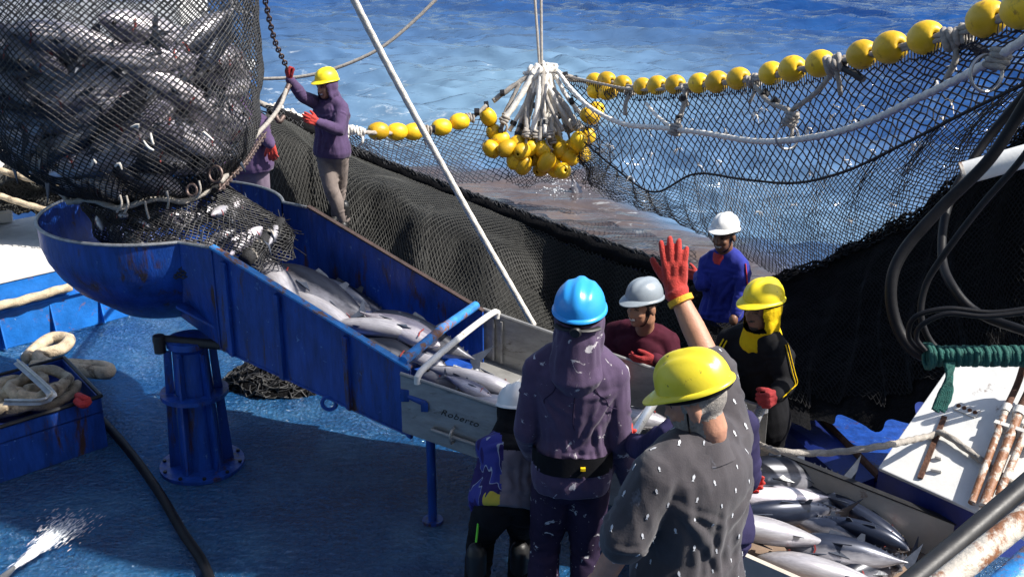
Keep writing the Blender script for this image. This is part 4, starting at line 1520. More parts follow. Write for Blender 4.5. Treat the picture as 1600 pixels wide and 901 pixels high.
MB().slab([BF1 + BE * .002, BF1 + BWd * bw + BE * .002, BF1 + BWd * bw - Zv * BH + BE * .002, BF1 - Zv * BH + BE * .002], BE * .03).build("end_wall", M['cream'], binn, False, bevel=.004)
MB().slab([BF0 + BWd * (bw + .002), BF1 + BWd * (bw + .002), BF1 + BWd * (bw + .002) - Zv * BH, BF0 + BWd * (bw + .002) - Zv * BH], BWd * .03).build("near_wall", M['cream'], binn, False)
for t_ in (.08, .6):
    for kk in (.12, .88):
        p = BF0.lerp(BF1, t_) + BWd * bw * kk
        MB().tube([(p.x, p.y, -.45 if p.y > 4.6 else .002), (p.x, p.y, p.z - BH - .031)], .03, 10).build("leg", M['navy'], binn)


def bz(px, py, lift):
    """point over the bin floor seen at a pixel"""
    z = .1
    for _ in range(6):
        p = WZ(px, py, z)
        t = (p - BF0).dot(BE) / (BF1 - BF0).length
        z = lerp(BF0.z, BF1.z, t) - BH + lift
    return WZ(px, py, z)


BINF = [((1120, 742), (1345, 748), .14, (.2, .6, 1), 3, "dark tuna lying along the far wall of the bin, tail raised"),
        ((1140, 792), (1335, 806), .15, (-.1, -.4, 1), 1, "silvery tuna under the dark one at the bin's far wall"),
        ((1408, 862), (1215, 805), .12, (.2, .4, 1), 0, "blue backed tuna in the middle of the bin's fish"),
        ((1428, 846), (1262, 762), .10, (0, -.9, .5), 2, "long silvery blue tuna pointing to the bin's lower corner"),
        ((1110, 830), (1310, 838), .20, (0, .9, -.5), 1, "white bellied tuna beside the man in the grey polo"),
        ((1180, 868), (1410, 925), .10, (0, .8, -.6), 0, "pale tuna at the front of the bin, belly up"),
        ((1412, 890), (1270, 838), .08, (.3, .2, 1), 4, "dark tuna wedged between the pale ones near the bin's corner"),
        ((1210, 762), (1390, 808), .06, (.2, .8, .5), 3, "dark blue tuna half buried under the others in the bin"),
        ((1420, 868), (1255, 792), .16, (.1, -.5, .8), 1, "silver flanked tuna lying across the others at the bin's middle"),
        ((1130, 765), (1310, 785), .20, (.1, .8, -.2), 6, "pale tuna on top of the pile under the trough's mouth"),
        ((1225, 850), (1430, 880), .14, (-.2, .5, .9), 2, "slim tuna slanting over the belly up one in the bin"),
        ((1120, 805), (1290, 818), .07, (.1, .5, .9), 4, "dark backed tuna under the white bellied one in the bin"),
        ((1300, 905), (1440, 868), .06, (.1, .5, .9), 3, "dark tuna at the front corner of the bin pointing inward"),
        ((1340, 815), (1200, 790), .05, (.1, .5, .9), 0, "small tuna at the bottom of the bin by the far wall"),
        ((1150, 888), (1330, 905), .06, (.1, .7, .6), 2, "tuna lying lowest at the front edge of the bin")]
for (h, t, lift, up, kd, lab) in BINF:
    put_fish(bz(*h, lift), bz(*t, lift), up, kd, lab, "tuna in the fish bin")


def cz(px, py, lift):
    z = .9
    for _ in range(8):
        p = WZ(px, py, z)
        tc = (p - NT0).dot(Vector((CE.x, CE.y, 0))) / Vector((NT1.x - NT0.x, NT1.y - NT0.y, 0)).length
        if tc < 1.04:
            z = lerp(NB0.z + .08, NB1.z + .03, tc) + lift
        else:
            tt = (p - TN0).dot(Vector((TE.x, TE.y, 0))) / Vector((TN1.x - TN0.x, TN1.y - TN0.y, 0)).length
            z = lerp(TN0.z, TN1.z, tt) - TH + .02 + lift
    return WZ(px, py, z)


CHF = [((418, 420), (600, 512), .13, (.1, .8, .8), 3, "large dark tuna lying at the head of the chute, gill open"),
       ((380, 396), (490, 490), .17, (.6, .6, -.4), 1, "pale tuna sliding out of the bag along the near wall"),
       ((565, 528), (420, 440), .09, (0, .7, -.6), 0, "white bellied tuna half hidden by the chute's near edge"),
       ((660, 536), (500, 490), .15, (0, .8, -.35), 2, "silvery tuna in the middle of the chute"),
       ((575, 492), (755, 566), .13, (.1, .6, .9), 3, "dark tuna along the far wall of the chute"),
       ((665, 572), (515, 512), .07, (0, .6, .8), 4, "dark tuna under the silvery one by the cross bar"),
       ((822, 620), (650, 568), .14, (0, .8, -.5), 0, "white bellied tuna sliding under the white cross pipe"),
       ((650, 585), (810, 610), .08, (.1, .8, .6), 3, "dark tuna beneath the white one at the trough's upper end"),
       ((720, 635), (890, 650), .09, (0, .7, -.4), 1, "pale tuna behind the crouching man's white hard hat"),
       ((1050, 672), (900, 632), .11, (0, .8, -.2), 2, "tuna in the trough beside the blue helmeted man"),
       ((470, 438), (620, 500), .06, (.1, .3, .9), 1, "silver tuna beneath the large dark one in the chute"),
       ((690, 545), (555, 480), .18, (.2, .7, .5), 6, "pale tuna lying on top against the chute's far wall"),
       ((700, 585), (600, 530), .10, (0, .8, .1), 2, "tuna passing under the blue cross bar"),
       ((770, 620), (690, 585), .18, (.1, .8, .4), 5, "pale tuna on top where the trough begins"),
       ((920, 648), (800, 615), .14, (0, .8, -.4), 6, "pale tuna in the trough left of the blue helmeted man"),
       ((1145, 692), (975, 655), .08, (0, .5, .9), 3, "dark tuna near the lower mouth of the trough")]
for (h, t, lift, up, kd, lab) in CHF:
    put_fish(cz(*h, lift), cz(*t, lift), up, kd, lab, "tuna sliding down the chute and trough")

# ================================================================== BRAIL BAG
BAGC = Vector((-2.40, 6.62, 0))
BAGP = [(1.62, .30), (1.68, .41), (1.76, .545), (1.84, .645), (1.92, .725), (2.08, .82), (2.25, .85), (2.50, .865), (2.90, .875), (3.40, .86), (4.30, .82)]


def bag_r(z):
    for (z0, r0), (z1, r1) in zip(BAGP, BAGP[1:]):
        if z <= z1:
            t = max(0, (z - z0) / (z1 - z0))
            return lerp(r0, r1, t)
    return BAGP[-1][1]


def bag_pt(th, z, sc=1.0):
    r = bag_r(z)
    lump = .030 * noise.noise(Vector((math.cos(th) * 3, math.sin(th) * 3, z * 3.2))) + .018 * noise.noise(Vector((math.cos(th) * 8, math.sin(th) * 8, z * 7)))
    lump += .012 * math.sin(th * 17 + z * 2) * max(0, (2.1 - z) / .4)
    r = (r + lump) * sc
    cx = BAGC.x + .12 * max(0, (2.2 - z) / .5); cy = BAGC.y - .06 * max(0, (2.2 - z) / .5)
    return Vector((cx + r * math.cos(th), cy + r * math.sin(th), z))


bag = empty("brail_bag", (BAGC.x + .1, BAGC.y - .1, 1.7), "bulging black net brail bag full of tuna hanging over the blue bowl", "fishing net")
nu_, nv_ = 250, 112
G = np.zeros((nu_ + 1, nv_ + 1, 3))
for j in range(nv_ + 1):
    z = lerp(1.62, 3.75, j / nv_)
    for i in range(nu_ + 1):
        G[i, j] = bag_pt(2 * math.pi * (i % nu_) / nu_ + .10 * math.sin(z * 2), z)
net_sheet("webbing", G, .0043, M['net'], bag, seed=21)
# bottom closed over by gathered webbing
def bag_bot(u, v):
    th = 2 * math.pi * u
    p = bag_pt(th, 1.62)
    c = Vector((BAGC.x + .12, BAGC.y - .06, 1.58))
    return p.lerp(c, v * .9) + Vector((0, 0, .02 * math.sin(u * 60)))
net_sheet("gathered_bottom", grid_from(bag_bot, 120, 14), .006, M['net'], bag, seed=22)
# skirt spilling into the bowl
SKC = Vector((-1.93, 6.44, 0))


def skirt(u, v):
    th = 2 * math.pi * u
    z = lerp(1.72, 1.28, v)
    r0 = lerp(.42, .54, min(1, v * 1.6)) + .05 * math.sin(th * 9 + v * 3) * v + .03 * noise.noise(Vector((math.cos(th) * 5, math.sin(th) * 5, v * 4)))
    c = Vector((BAGC.x + .14, BAGC.y - .08, 0)).lerp(SKC, min(1, v * 1.4))
    return Vector((c.x + r0 * 1.02 * math.cos(th), c.y + r0 * .76 * math.sin(th), z))


net_sheet("skirt", grid_from(skirt, 170, 38), .0044, M['net'], bag, jit=.0015, seed=23)
# choke ring of chain, cords and rings
rgk = random.Random(31)
ring_pts = [bag_pt(2 * math.pi * i / 48, 1.70, 1.05) + Vector((0, 0, .02 * math.sin(i))) for i in range(49)]
rope("choke_rope", ring_pts, .017, M['rope_grey'], bag, depth=.25)
for i, (px, py, d) in enumerate(((189, 318, 6.05), (199, 319, 6.05), (262, 312, 6.0), (228, 328, 6.02), (312, 296, 6.1))):
    c = W(px, py, d)
    MB().tube(spline([c + Vector((0, 0, .05)), c + Vector((.008, -.012, 0)), c + Vector((rgk.uniform(-.03, .03), 0, -.05))], 8), .0065, 7).build("tie_cord", M['rope_grey'], bag)
for (px, py, d, rr) in ((337, 272, 6.25, .045), (300, 297, 6.1, .032)):
    MB().torus(W(px, py, d), rr, .008, Matrix.Rotation(R(70), 3, 'X') @ Matrix.Rotation(R(rgk.uniform(-30, 30)), 3, 'Y'), 22, 6).build("choke_ring", M['chain'], bag)
for (px, py, d) in ((380, 142, 6.55), (215, 200, 5.85), (240, 225, 5.85), (240, 235, 5.86), (150, 255, 6.0), (320, 210, 6.1), (90, 250, 6.2), (180, 260, 5.95)):
    c = W(px, py, d - .06)
    MB().tube(spline([c, c + Vector((rgk.uniform(-.03, .03), -.01, .02)), c + Vector((rgk.uniform(-.05, .05), 0, rgk.uniform(-.06, .06)))], 7), [.006, .007, .008, .008, .007, .006, .004], 6).build("snagged_scrap", M['scrap'], bag)
# tuna packed against the webbing
rgf = random.Random(44)
n_f = 0
for z in np.arange(1.90, 2.64, .105):
    r = bag_r(z)
    cnt = 8
    for k in range(cnt):
        th = R(-180 + 185 * (k + .5) / cnt + rgf.uniform(-9, 9))
        zz = z + rgf.uniform(-.05, .05)
        c = bag_pt(th, zz, 1.0)
        rad = Vector((math.cos(th), math.sin(th), 0))
        tan = Vector((-rad.y, rad.x, 0))
        d = (tan * (1 if rgf.random() < .5 else -1) + Zv * rgf.uniform(-.7, .7)).normalized()
        ln = rgf.uniform(.62, .88)
        c = c - rad * (.085 * ln + .5 * ln * ln * .25 / max(.3, r) + .01 + max(0, (2.12 - z)) * .8)
        up = Zv * rgf.choice((1, 1, -1)) + rad * rgf.uniform(-.6, .6)
        put_fish(c + d * ln * .5, c - d * ln * .5, up, rgf.choice((5, 5, 6, 6, 1, 5, 6, 3)), "silver tuna packed inside the hanging black brail bag", "tuna packed in the brail bag")
        n_f += 1
for k in range(16):
    th = R(rgf.uniform(-180, 10)); z = rgf.uniform(2.0, 2.55)
    rad = Vector((math.cos(th), math.sin(th), 0)); tan = Vector((-rad.y, rad.x, 0))
    c = bag_pt(th, z, .58)
    d = (tan + Zv * rgf.uniform(-.5, .5)).normalized()
    put_fish(c + d * .36, c - d * .36, Zv, 3 + k % 2, "silver tuna packed inside the hanging black brail bag", "tuna packed in the brail bag")
for k in range(20):
    u_ = (.5 + .56 * (k % 10 + .5) / 10 + rgf.uniform(-.02, .02)) % 1.0
    v_ = .34 if k < 10 else .66
    pz = skirt(u_, v_)
    cc_ = Vector((0, 0, 0))
    for q_ in range(8):
        cc_ += skirt(q_ / 8, v_) / 8
    rad = (pz - cc_); rad.z = 0; rad.normalize()
    tan = Vector((-rad.y, rad.x, 0))
    c = pz - rad * .085
    d = (tan * rgf.choice((-1, 1)) + Zv * rgf.uniform(-.5, .5) - rad * .12).normalized()
    put_fish(c + d * .17, c - d * .17, rad * .4 - Zv, rgf.choice((0, 5, 2, 1)), "tuna in the bag's skirt spilling into the bowl", "tuna spilling into the bowl", length=.36)
# weld beads where the plates meet
for a_, b_2 in ((NT0 - CW * .002, NB0 - CW * .002), (NT1 - CE * .01 - CW * .002, NB1 - CE * .01 - CW * .002), (NB0 - CW * .003, NB1 - CW * .003)):
    MB().tube(spline([a_.lerp(b_2, i / 40) + Vector((0, 0, .001 * math.sin(i * 2.1))) for i in range(41)], 120), .006, 6, depth=.2, twist=200, strands=1).build("weld_bead", M['blue'], chute)

# ================================================================== PEOPLE
def remesh(mb, voxel, smooth=4, fac=.5):
    me = mb.mesh("tmp")
    bm = bmesh.new(); bm.from_mesh(me); bmesh.ops.recalc_face_normals(bm, faces=bm.faces); bm.to_mesh(me); bm.free()
    o = bpy.data.objects.new("tmp", me)
    COL.objects.link(o)
    r = o.modifiers.new("r", 'REMESH'); r.mode = 'VOXEL'; r.voxel_size = voxel; r.adaptivity = 0
    s = o.modifiers.new("s", 'SMOOTH'); s.factor = fac; s.iterations = smooth
    dg = bpy.context.evaluated_depsgraph_get()
    ev = o.evaluated_get(dg)
    out = bpy.data.meshes.new_from_object(ev)
    bpy.data.objects.remove(o)
    bpy.data.meshes.remove(me)
    return out


def finish(me, name, mats, parent, mat_fn=None, wrinkle=0, wseed=0, wscale=9, keep=None):
    """name it, push wrinkles, choose materials by face, optionally drop faces"""
    me.materials.clear()
    for m in mats:
        me.materials.append(m)
    if wrinkle:
        n = len(me.vertices)
        co = np.zeros(n * 3, np.float32); me.vertices.foreach_get("co", co); co = co.reshape(-1, 3)
        no = np.zeros(n * 3, np.float32); me.vertices.foreach_get("normal", no); no = no.reshape(-1, 3)
        d = np.zeros(n, np.float32)
        for i in range(n):
            p = Vector(co[i])
            q = Vector((p.x * wscale * .95 + p.z * 1.5 + wseed, p.y * wscale * .95 - p.z * 1.2, p.z * wscale * .24 + p.x * 2.2))
            a = noise.noise(q * 1.5)
            b = noise.noise(q * 3.1 + Vector((5, 1, 3)))
            d[i] = (1 - abs(a) * 3.0) * .8 + (1 - abs(b) * 2.5) * .22
        co = co + no * (d * wrinkle)[:, None]
        me.vertices.foreach_set("co", co.reshape(-1))
        me.update()
    if keep is not None:
        bm = bmesh.new(); bm.from_mesh(me)
        dead = [f for f in bm.faces if not keep(f.calc_center_median())]
        bmesh.ops.delete(bm, geom=dead, context='FACES')
        bm.to_mesh(me); bm.free()
    if mat_fn:
        me.polygons.foreach_set("material_index", [mat_fn(p.center) for p in me.polygons])
    me.polygons.foreach_set("use_smooth", [True] * len(me.polygons))
    me.name = name
    o = bpy.data.objects.new(name, me)
    COL.objects.link(o)
    o.parent = parent
    o.matrix_parent_inverse = parent_world(parent).inverted()
    return o


def fold_lines(me, lines):
    """raise crisp creases along lines snapped to the surface: (p0, p1, amplitude, width)"""
    n = len(me.vertices)
    co = np.zeros(n * 3, np.float32); me.vertices.foreach_get("co", co); co = co.reshape(-1, 3)
    no = np.zeros(n * 3, np.float32); me.vertices.foreach_get("normal", no); no = no.reshape(-1, 3)
    disp = np.zeros(n, np.float32)
    for p0, p1, amp, sg in lines:
        a, b = np.array(p0), np.array(p1)
        K = 9
        pts = []
        for k in range(K):
            q = a + (b - a) * k / (K - 1)
            pts.append(co[np.argmin(((co - q) ** 2).sum(1))])
        pts = np.array(pts)
        for _ in range(2):
            pts[1:-1] = (pts[:-2] + 2 * pts[1:-1] + pts[2:]) / 4
        ctr = pts.mean(0); rad = np.linalg.norm(pts - ctr, axis=1).max() + sg * 5
        sel = np.where(((co - ctr) ** 2).sum(1) < rad * rad)[0]
        if len(sel) == 0:
            continue
        P = co[sel]
        best = np.full(len(sel), 1e9); tt = np.zeros(len(sel))
        for k in range(K - 1):
            u = pts[k + 1] - pts[k]; L2 = (u * u).sum() + 1e-9
            t = np.clip(((P - pts[k]) @ u) / L2, 0, 1)
            d = ((P - pts[k] - t[:, None] * u) ** 2).sum(1)
            m = d < best
            best[m] = d[m]; tt[m] = (k + t[m]) / (K - 1)
        d = np.sqrt(best)
        taper = np.sin(np.pi * np.clip(tt, .03, .97)) ** .6
        disp[sel] += amp * taper * (np.exp(-(d / sg) ** 2) - .55 * np.exp(-((d - 2.0 * sg) / (.9 * sg)) ** 2))
    disp = .0085 * np.tanh(disp / .0085)
    co = co + no * disp[:, None]
    me.vertices.foreach_set("co", co.reshape(-1))
    me.update()


def shirt_folds(B, rg, amp=1.0, short=False):
    J = B.J
    L = []
    ax = (B.nk - B.pel)
    rs = (J['shB'] - J['shA']).normalized()
    ft = ax.normalized().cross(rs)
    if ft.dot(B.front) < 0:
        ft = -ft
    for s, sg in (('A', -1), ('B', 1)):
        sh, el, wr = J['sh' + s], J['el' + s], J['wr' + s]
        arm = B.pel.lerp(B.nk, .78) + rs * sg * .17
        for face in (-1, 1):
            for k in range(4):          # creases radiating from the armpit
                e = B.pel.lerp(B.nk, rg.uniform(.15, .85)) + rs * sg * rg.uniform(-.08, .07) + ft * face * .16
                L.append((arm + ft * face * rg.uniform(.04, .11), e, .0065 * amp * rg.uniform(.5, 1.2), rg.uniform(.009, .016)))
        up = (el - sh).normalized()
        o1 = up.orthogonal().normalized(); o2 = up.cross(o1)
        for k in range(5):              # creases across the sleeve
            c = sh.lerp(el, rg.uniform(.15, .95)); th = rg.uniform(0, 6.28)
            v = o1 * math.cos(th) + o2 * math.sin(th); w = o1 * math.cos(th + 1.5) + o2 * math.sin(th + 1.5)
            L.append((c + v * .09, c + w * .09 + up * rg.uniform(-.07, .07), .0055 * amp, rg.uniform(.007, .012)))
        if not short:
            fo = (wr - el).normalized()
            o1 = fo.orthogonal().normalized(); o2 = fo.cross(o1)
            for k in range(7):
                c = el.lerp(wr, rg.uniform(-.1, .95)); th = rg.uniform(0, 6.28)
                v = o1 * math.cos(th) + o2 * math.sin(th); w = o1 * math.cos(th + 1.7) + o2 * math.sin(th + 1.7)
                L.append((c + v * .08, c + w * .08 + fo * rg.uniform(-.05, .05), .0050 * amp, rg.uniform(.006, .010)))
    for face in (-1, 1):
        for k in range(9):              # hanging folds and waist creases
            x = rg.uniform(-.15, .15)
            a = B.pel.lerp(B.nk, rg.uniform(.35, .8)) + rs * x + ft * face * .16
            b = B.pel.lerp(B.nk, rg.uniform(-.03, .25)) + rs * (x + rg.uniform(-.07, .07)) + ft * face * .16
            L.append((a, b, .0060 * amp * rg.uniform(.5, 1.2), rg.uniform(.010, .018)))
        for k in range(4):
            x = rg.uniform(-.1, .1); t = rg.uniform(.15, .35)
            L.append((B.pel.lerp(B.nk, t) + rs * (x - .10) + ft * face * .16, B.pel.lerp(B.nk, t + rg.uniform(-.05, .05)) + rs * (x + .10) + ft * face * .16, .0055 * amp, rg.uniform(.008, .012)))
    return L


def trouser_folds(B, rg, amp=1.0):
    J = B.J
    L = []
    for s in 'AB':
        hp, kn, an = J['hip' + s], J['kn' + s], J['an' + s]
        for a, b, n in ((hp, kn, 8), (kn, an, 9)):
            d = (b - a).normalized(); o1 = d.orthogonal().normalized(); o2 = d.cross(o1)
            for k in range(n):
                c = a.lerp(b, rg.uniform(.0, 1.0)); th = rg.uniform(0, 6.28)
                v = o1 * math.cos(th) + o2 * math.sin(th); w = o1 * math.cos(th + 1.4) + o2 * math.sin(th + 1.4)
                L.append((c + v * .11, c + w * .11 + d * rg.uniform(-.14, .14), .0060 * amp, rg.uniform(.008, .014)))
    return L


TORSO = [(-.13, .085, .085), (-.05, .150, .112), (.04, .165, .120), (.18, .158, .115), (.38, .142, .104), (.58, .160, .116), (.76, .180, .122), (.88, .176, .112), (.96, .130, .094), (1.02, .080, .075), (1.08, .058, .062)]


class Body:
    def __init__(self, J, front, s=1.0, belly=0, curve=0.0):
        self.J = {k: (v if isinstance(v, Vector) else WY(*v)) for k, v in J.items()}
        self.s = s
        J = self.J
        self.pel = (J['hipA'] + J['hipB']) / 2
        self.nk = J['neck']
        self.front = Vector(front).normalized()
        self.belly = belly
        self.curve = curve

    def ring(self, t, hw, hd, n=22, inf=0.0, push=0.0):
        J = self.J
        c = self.pel.lerp(self.nk, t)
        ax = (self.nk - self.pel).normalized()
        rh = (J['hipB'] - J['hipA']).normalized(); rs = (J['shB'] - J['shA']).normalized()
        r = rh.lerp(rs, max(0, min(1, t)))
        r = (r - ax * r.dot(ax)).normalized()
        f = ax.cross(r)
        if f.dot(self.front) < 0:
            f = -f
        if self.curve:
            c = c - f * self.curve * math.sin(math.pi * max(0, min(1, t)))
        hw = hw * self.s + inf; hd = hd * self.s + inf
        bel = self.belly * math.exp(-((t - .3) / .25) ** 2)
        c = c + f * (bel * .5 + push)
        hd += bel * .6; hw += bel * .3
        pts = []
        for k in range(n):
            th = 2 * math.pi * k / n
            cx, sx = math.cos(th), math.sin(th)
            e = .80
            pts.append(c + r * (math.copysign(abs(cx) ** e, cx) * hw) + f * (math.copysign(abs(sx) ** e, sx) * hd))
        return pts

    def torso(self, mb, t0, t1, inf=0.0, extra=None):
        rows = [q for q in TORSO if t0 <= q[0] <= t1]
        rings = [self.ring(t, a, b, inf=inf + (extra(t) if extra else 0)) for t, a, b in rows]
        mb.loft(rings)

    def limb(self, mb, pts, rad, inf=0.0, n=14):
        P = spline(pts, 4 * len(pts) + 1) if len(pts) > 2 else [Vector(p) for p in pts]
        m = len(P)
        rr = []
        for i in range(m):
            x = i / (m - 1) * (len(rad) - 1)
            k = min(int(x), len(rad) - 2)
            rr.append(lerp(rad[k], rad[k + 1], x - k) * self.s + inf)
        mb.tube(P, rr, n, True, True)

    def arm(self, mb, s, inf=0.0, upto=1.0, fold=0.0):
        J = self.J
        sh, el, wr = J['sh' + s], J['el' + s], J['wr' + s]
        P = [sh, sh.lerp(el, .5), el, el.lerp(wr, .5), wr]
        rd = [.060, .052, .044, .041, .029]
        if upto < 1:                        # short sleeve
            P = [sh, sh.lerp(el, .45), sh.lerp(el, .90)]; rd = [.066, .066, .072]
        # straight pieces keep the elbow crisp
        for i in range(len(P) - 1):
            mb.tube([P[i], P[i].lerp(P[i + 1], .5), P[i + 1]], [rd[i] * self.s + inf, (rd[i] + rd[i + 1]) / 2 * self.s + inf, rd[i + 1] * self.s + inf], 14, True, True)
        # trapezius and shoulder fill
        mb.tube([self.nk + Vector((0, 0, .005)), self.nk.lerp(sh, .55) + Vector((0, 0, .012)), sh], [.070 * self.s + inf, .066 * self.s + inf, .060 * self.s + inf], 14, True, True)
        up = self.pel.lerp(self.nk, .90)
        mb.tube([up.lerp(sh, .35), sh], [.075 * self.s + inf, .064 * self.s + inf], 14, True, True)

    def leg(self, mb, s, inf=0.0, flare=0.0):
        J = self.J
        hp, kn, an = J['hip' + s], J['kn' + s], J['an' + s]
        P = [hp, hp.lerp(kn, .5), kn, kn.lerp(an, .4), an]
        rd = [.092, .083, .060, .058 + flare * .3, .040 + flare]
        for i in range(4):
            mb.tube([P[i], P[i].lerp(P[i + 1], .5), P[i + 1]], [rd[i] * self.s + inf, (rd[i] + rd[i + 1]) / 2 * self.s + inf, rd[i + 1] * self.s + inf], 14, True, True)


def head_frame(face, tilt=0.0):
    f = Vector(face).normalized()
    x = f.cross(Vector((0, 0, 1))).normalized()         # the person's right
    z = x.cross(f).normalized()
    if tilt:
        q = Matrix.Rotation(tilt, 3, f)
        x, z = q @ x, q @ z
    return basis(x, f, z)


def add_head(mb, c, Hm, s=1.0):
    def e(p, r, nu=16, nv=10):
        mb.ellipsoid(c + Hm @ (Vector(p) * s), tuple(q * s for q in r), Hm, nu, nv)
    e((0, -.008, .030), (.077, .098, .092), 20, 14)
    e((0, .030, -.040), (.060, .066, .075))
    e((0, .048, -.085), (.036, .042, .032))
    e((0, .088, -.012), (.011, .020, .030), 10, 8)
    e((0, .098, -.030), (.017, .017, .012), 10, 8)
    e((0, .072, .030), (.052, .022, .012))
    for k in (-1, 1):
        e((k * .036, .060, -.025), (.024, .026, .022))
        e((k * .079, -.012, -.012), (.010, .022, .032), 10, 8)
    e((0, .078, -.056), (.026, .020, .012))
    mb.tube([c + Hm @ (Vector((0, -.02, -.02)) * s), c + Hm @ (Vector((0, -.026, -.10)) * s)], .054 * s, 14, True, True)


def face_fn(c, Hm, s, smile=True, beard=0, hair=True, base=0):
    """0 skin 1 hair/beard 2 eye 3 lip 4 teeth"""
    inv = Hm.transposed()

    def fn(p):
        q = inv @ (Vector(p) - c) / s
        x, y, z = q
        if abs(z) > .16 or abs(x) > .1 or abs(y) > .14:
            return 0
        ax = abs(x)
        if y > .05:
            if ((ax - .031) / .014) ** 2 + ((z - .010) / .0065) ** 2 < 1:
                return 2
            if .012 < ax < .05 and abs(z - .030 + (ax - .03) * .12) < .0055:
                return 1
            zc = -.058 + 6 * x * x
            if smile and ax < .026 and abs(z - zc) < .0062:
                return 4
            if ax < .033 and abs(z - zc) < (.0125 if smile else .007):
                return 3
            if beard and ax < .034 and abs(z - zc - .018) < .006:
                return 1
            if beard and (z < -.080) and ax < .034:
                return 1
        if beard > 1 and z < -.035 and y > -.02 and not (y > .062 and ax < .026 and z > -.07):
            return 1
        if hair and y < .030 and z > -.045 and not (ax > .073 and -.05 < z < .022):
            return 1
        return 0
    return fn


def hard_hat(parent, c, Hm, mat, s=1.0, visor=.055, tilt=0.0, knob=False, brim_back=0.010):
    """shell with three crown ridges, gutter brim and a peak at the front"""
    if tilt:
        Hm = Hm @ Matrix.Rotation(tilt, 3, 'X')
    o = c + Hm @ (Vector((0, -.010, .066)) * s)
    rx, ry, rz = .101 * s, .122 * s, .104 * s
    n, m = 56, 16
    rings = []
    for j in range(m + 1):
        ph = (math.pi / 2) * j / m
        ring = []
        for i in range(n):
            th = 2 * math.pi * i / n
            cx, sy = math.cos(th), math.sin(th)
            k = math.cos(ph) ** .82
            p = Vector((rx * k * cx, ry * k * sy, rz * math.sin(ph) ** .95))
            # crown ridge
            rid = math.exp(-(p.x / (.020 * s)) ** 4) * .008 * s * (math.sin(ph) ** .5) if ph > .25 else 0
            rid += (math.exp(-((abs(p.x) - .052 * s) / (.009 * s)) ** 2) * .003 * s) if ph > .5 else 0
            p.z += rid
            if sy < -.2 or sy > .2:
                p.y += math.copysign(rid * .5, sy)
            ring.append(p)
        rings.append(ring)
    brim = []
    for w, dz in ((0, 0), (.6, -.006), (1, -.010), (1, -.015), (.3, -.013), (-.3, -.008)):
        ring = []
        for i in range(n):
            th = 2 * math.pi * i / n
            cx, sy = math.cos(th), math.sin(th)
            fr = max(0, sy) ** 3
            out = (brim_back + visor * fr) * s * w
            ring.append(Vector(((rx + out * .8) * cx, (ry + out) * sy, (dz - .018 * fr * max(0, w)) * s)))
        brim.append(ring)
    mb = MB()
    seq = list(reversed(brim)) + rings[0:]
    # inner wall so the shell has thickness
    innr = [[Vector((p.x * .965, p.y * .965, p.z * .955)) for p in r] for r in reversed(rings)]
    allr = innr + seq
    mb.loft([[o + Hm @ p for p in r] for r in allr], close=True)
    hat = mb.build("hard_hat", mat, parent, True, auto=55)
    band = MB()
    bp = [o + Hm @ Vector((rx * .93 * math.cos(2 * math.pi * i / 40), ry * .93 * math.sin(2 * math.pi * i / 40), -.022 * s)) for i in range(41)]
    band.tube(bp, .010 * s, 6)
    band.build("headband", M['black_cloth'], hat)
    if knob:
        kc = o + Hm @ Vector((0, -ry * .97, -.050 * s))
        MB().lathe(kc, [(0, .022), (.020, .022), (.026, .012), (.026, -.005), (0, -.005)], 18, Hm @ Matrix.Rotation(R(90), 3, 'X')).build("ratchet_knob", M['black_steel'], hat)
        pts = [o + Hm @ Vector((rx * 1.0 * math.cos(a), ry * .95 * math.sin(a), -.045 * s - .012 * s * abs(math.cos(a)))) for a in [R(-90 + d) for d in range(-55, 56, 10)]]
        MB().tube(pts, .016 * s, 8, flat=.5).build("ratchet_strap", M['black_steel'], hat)
    return hat


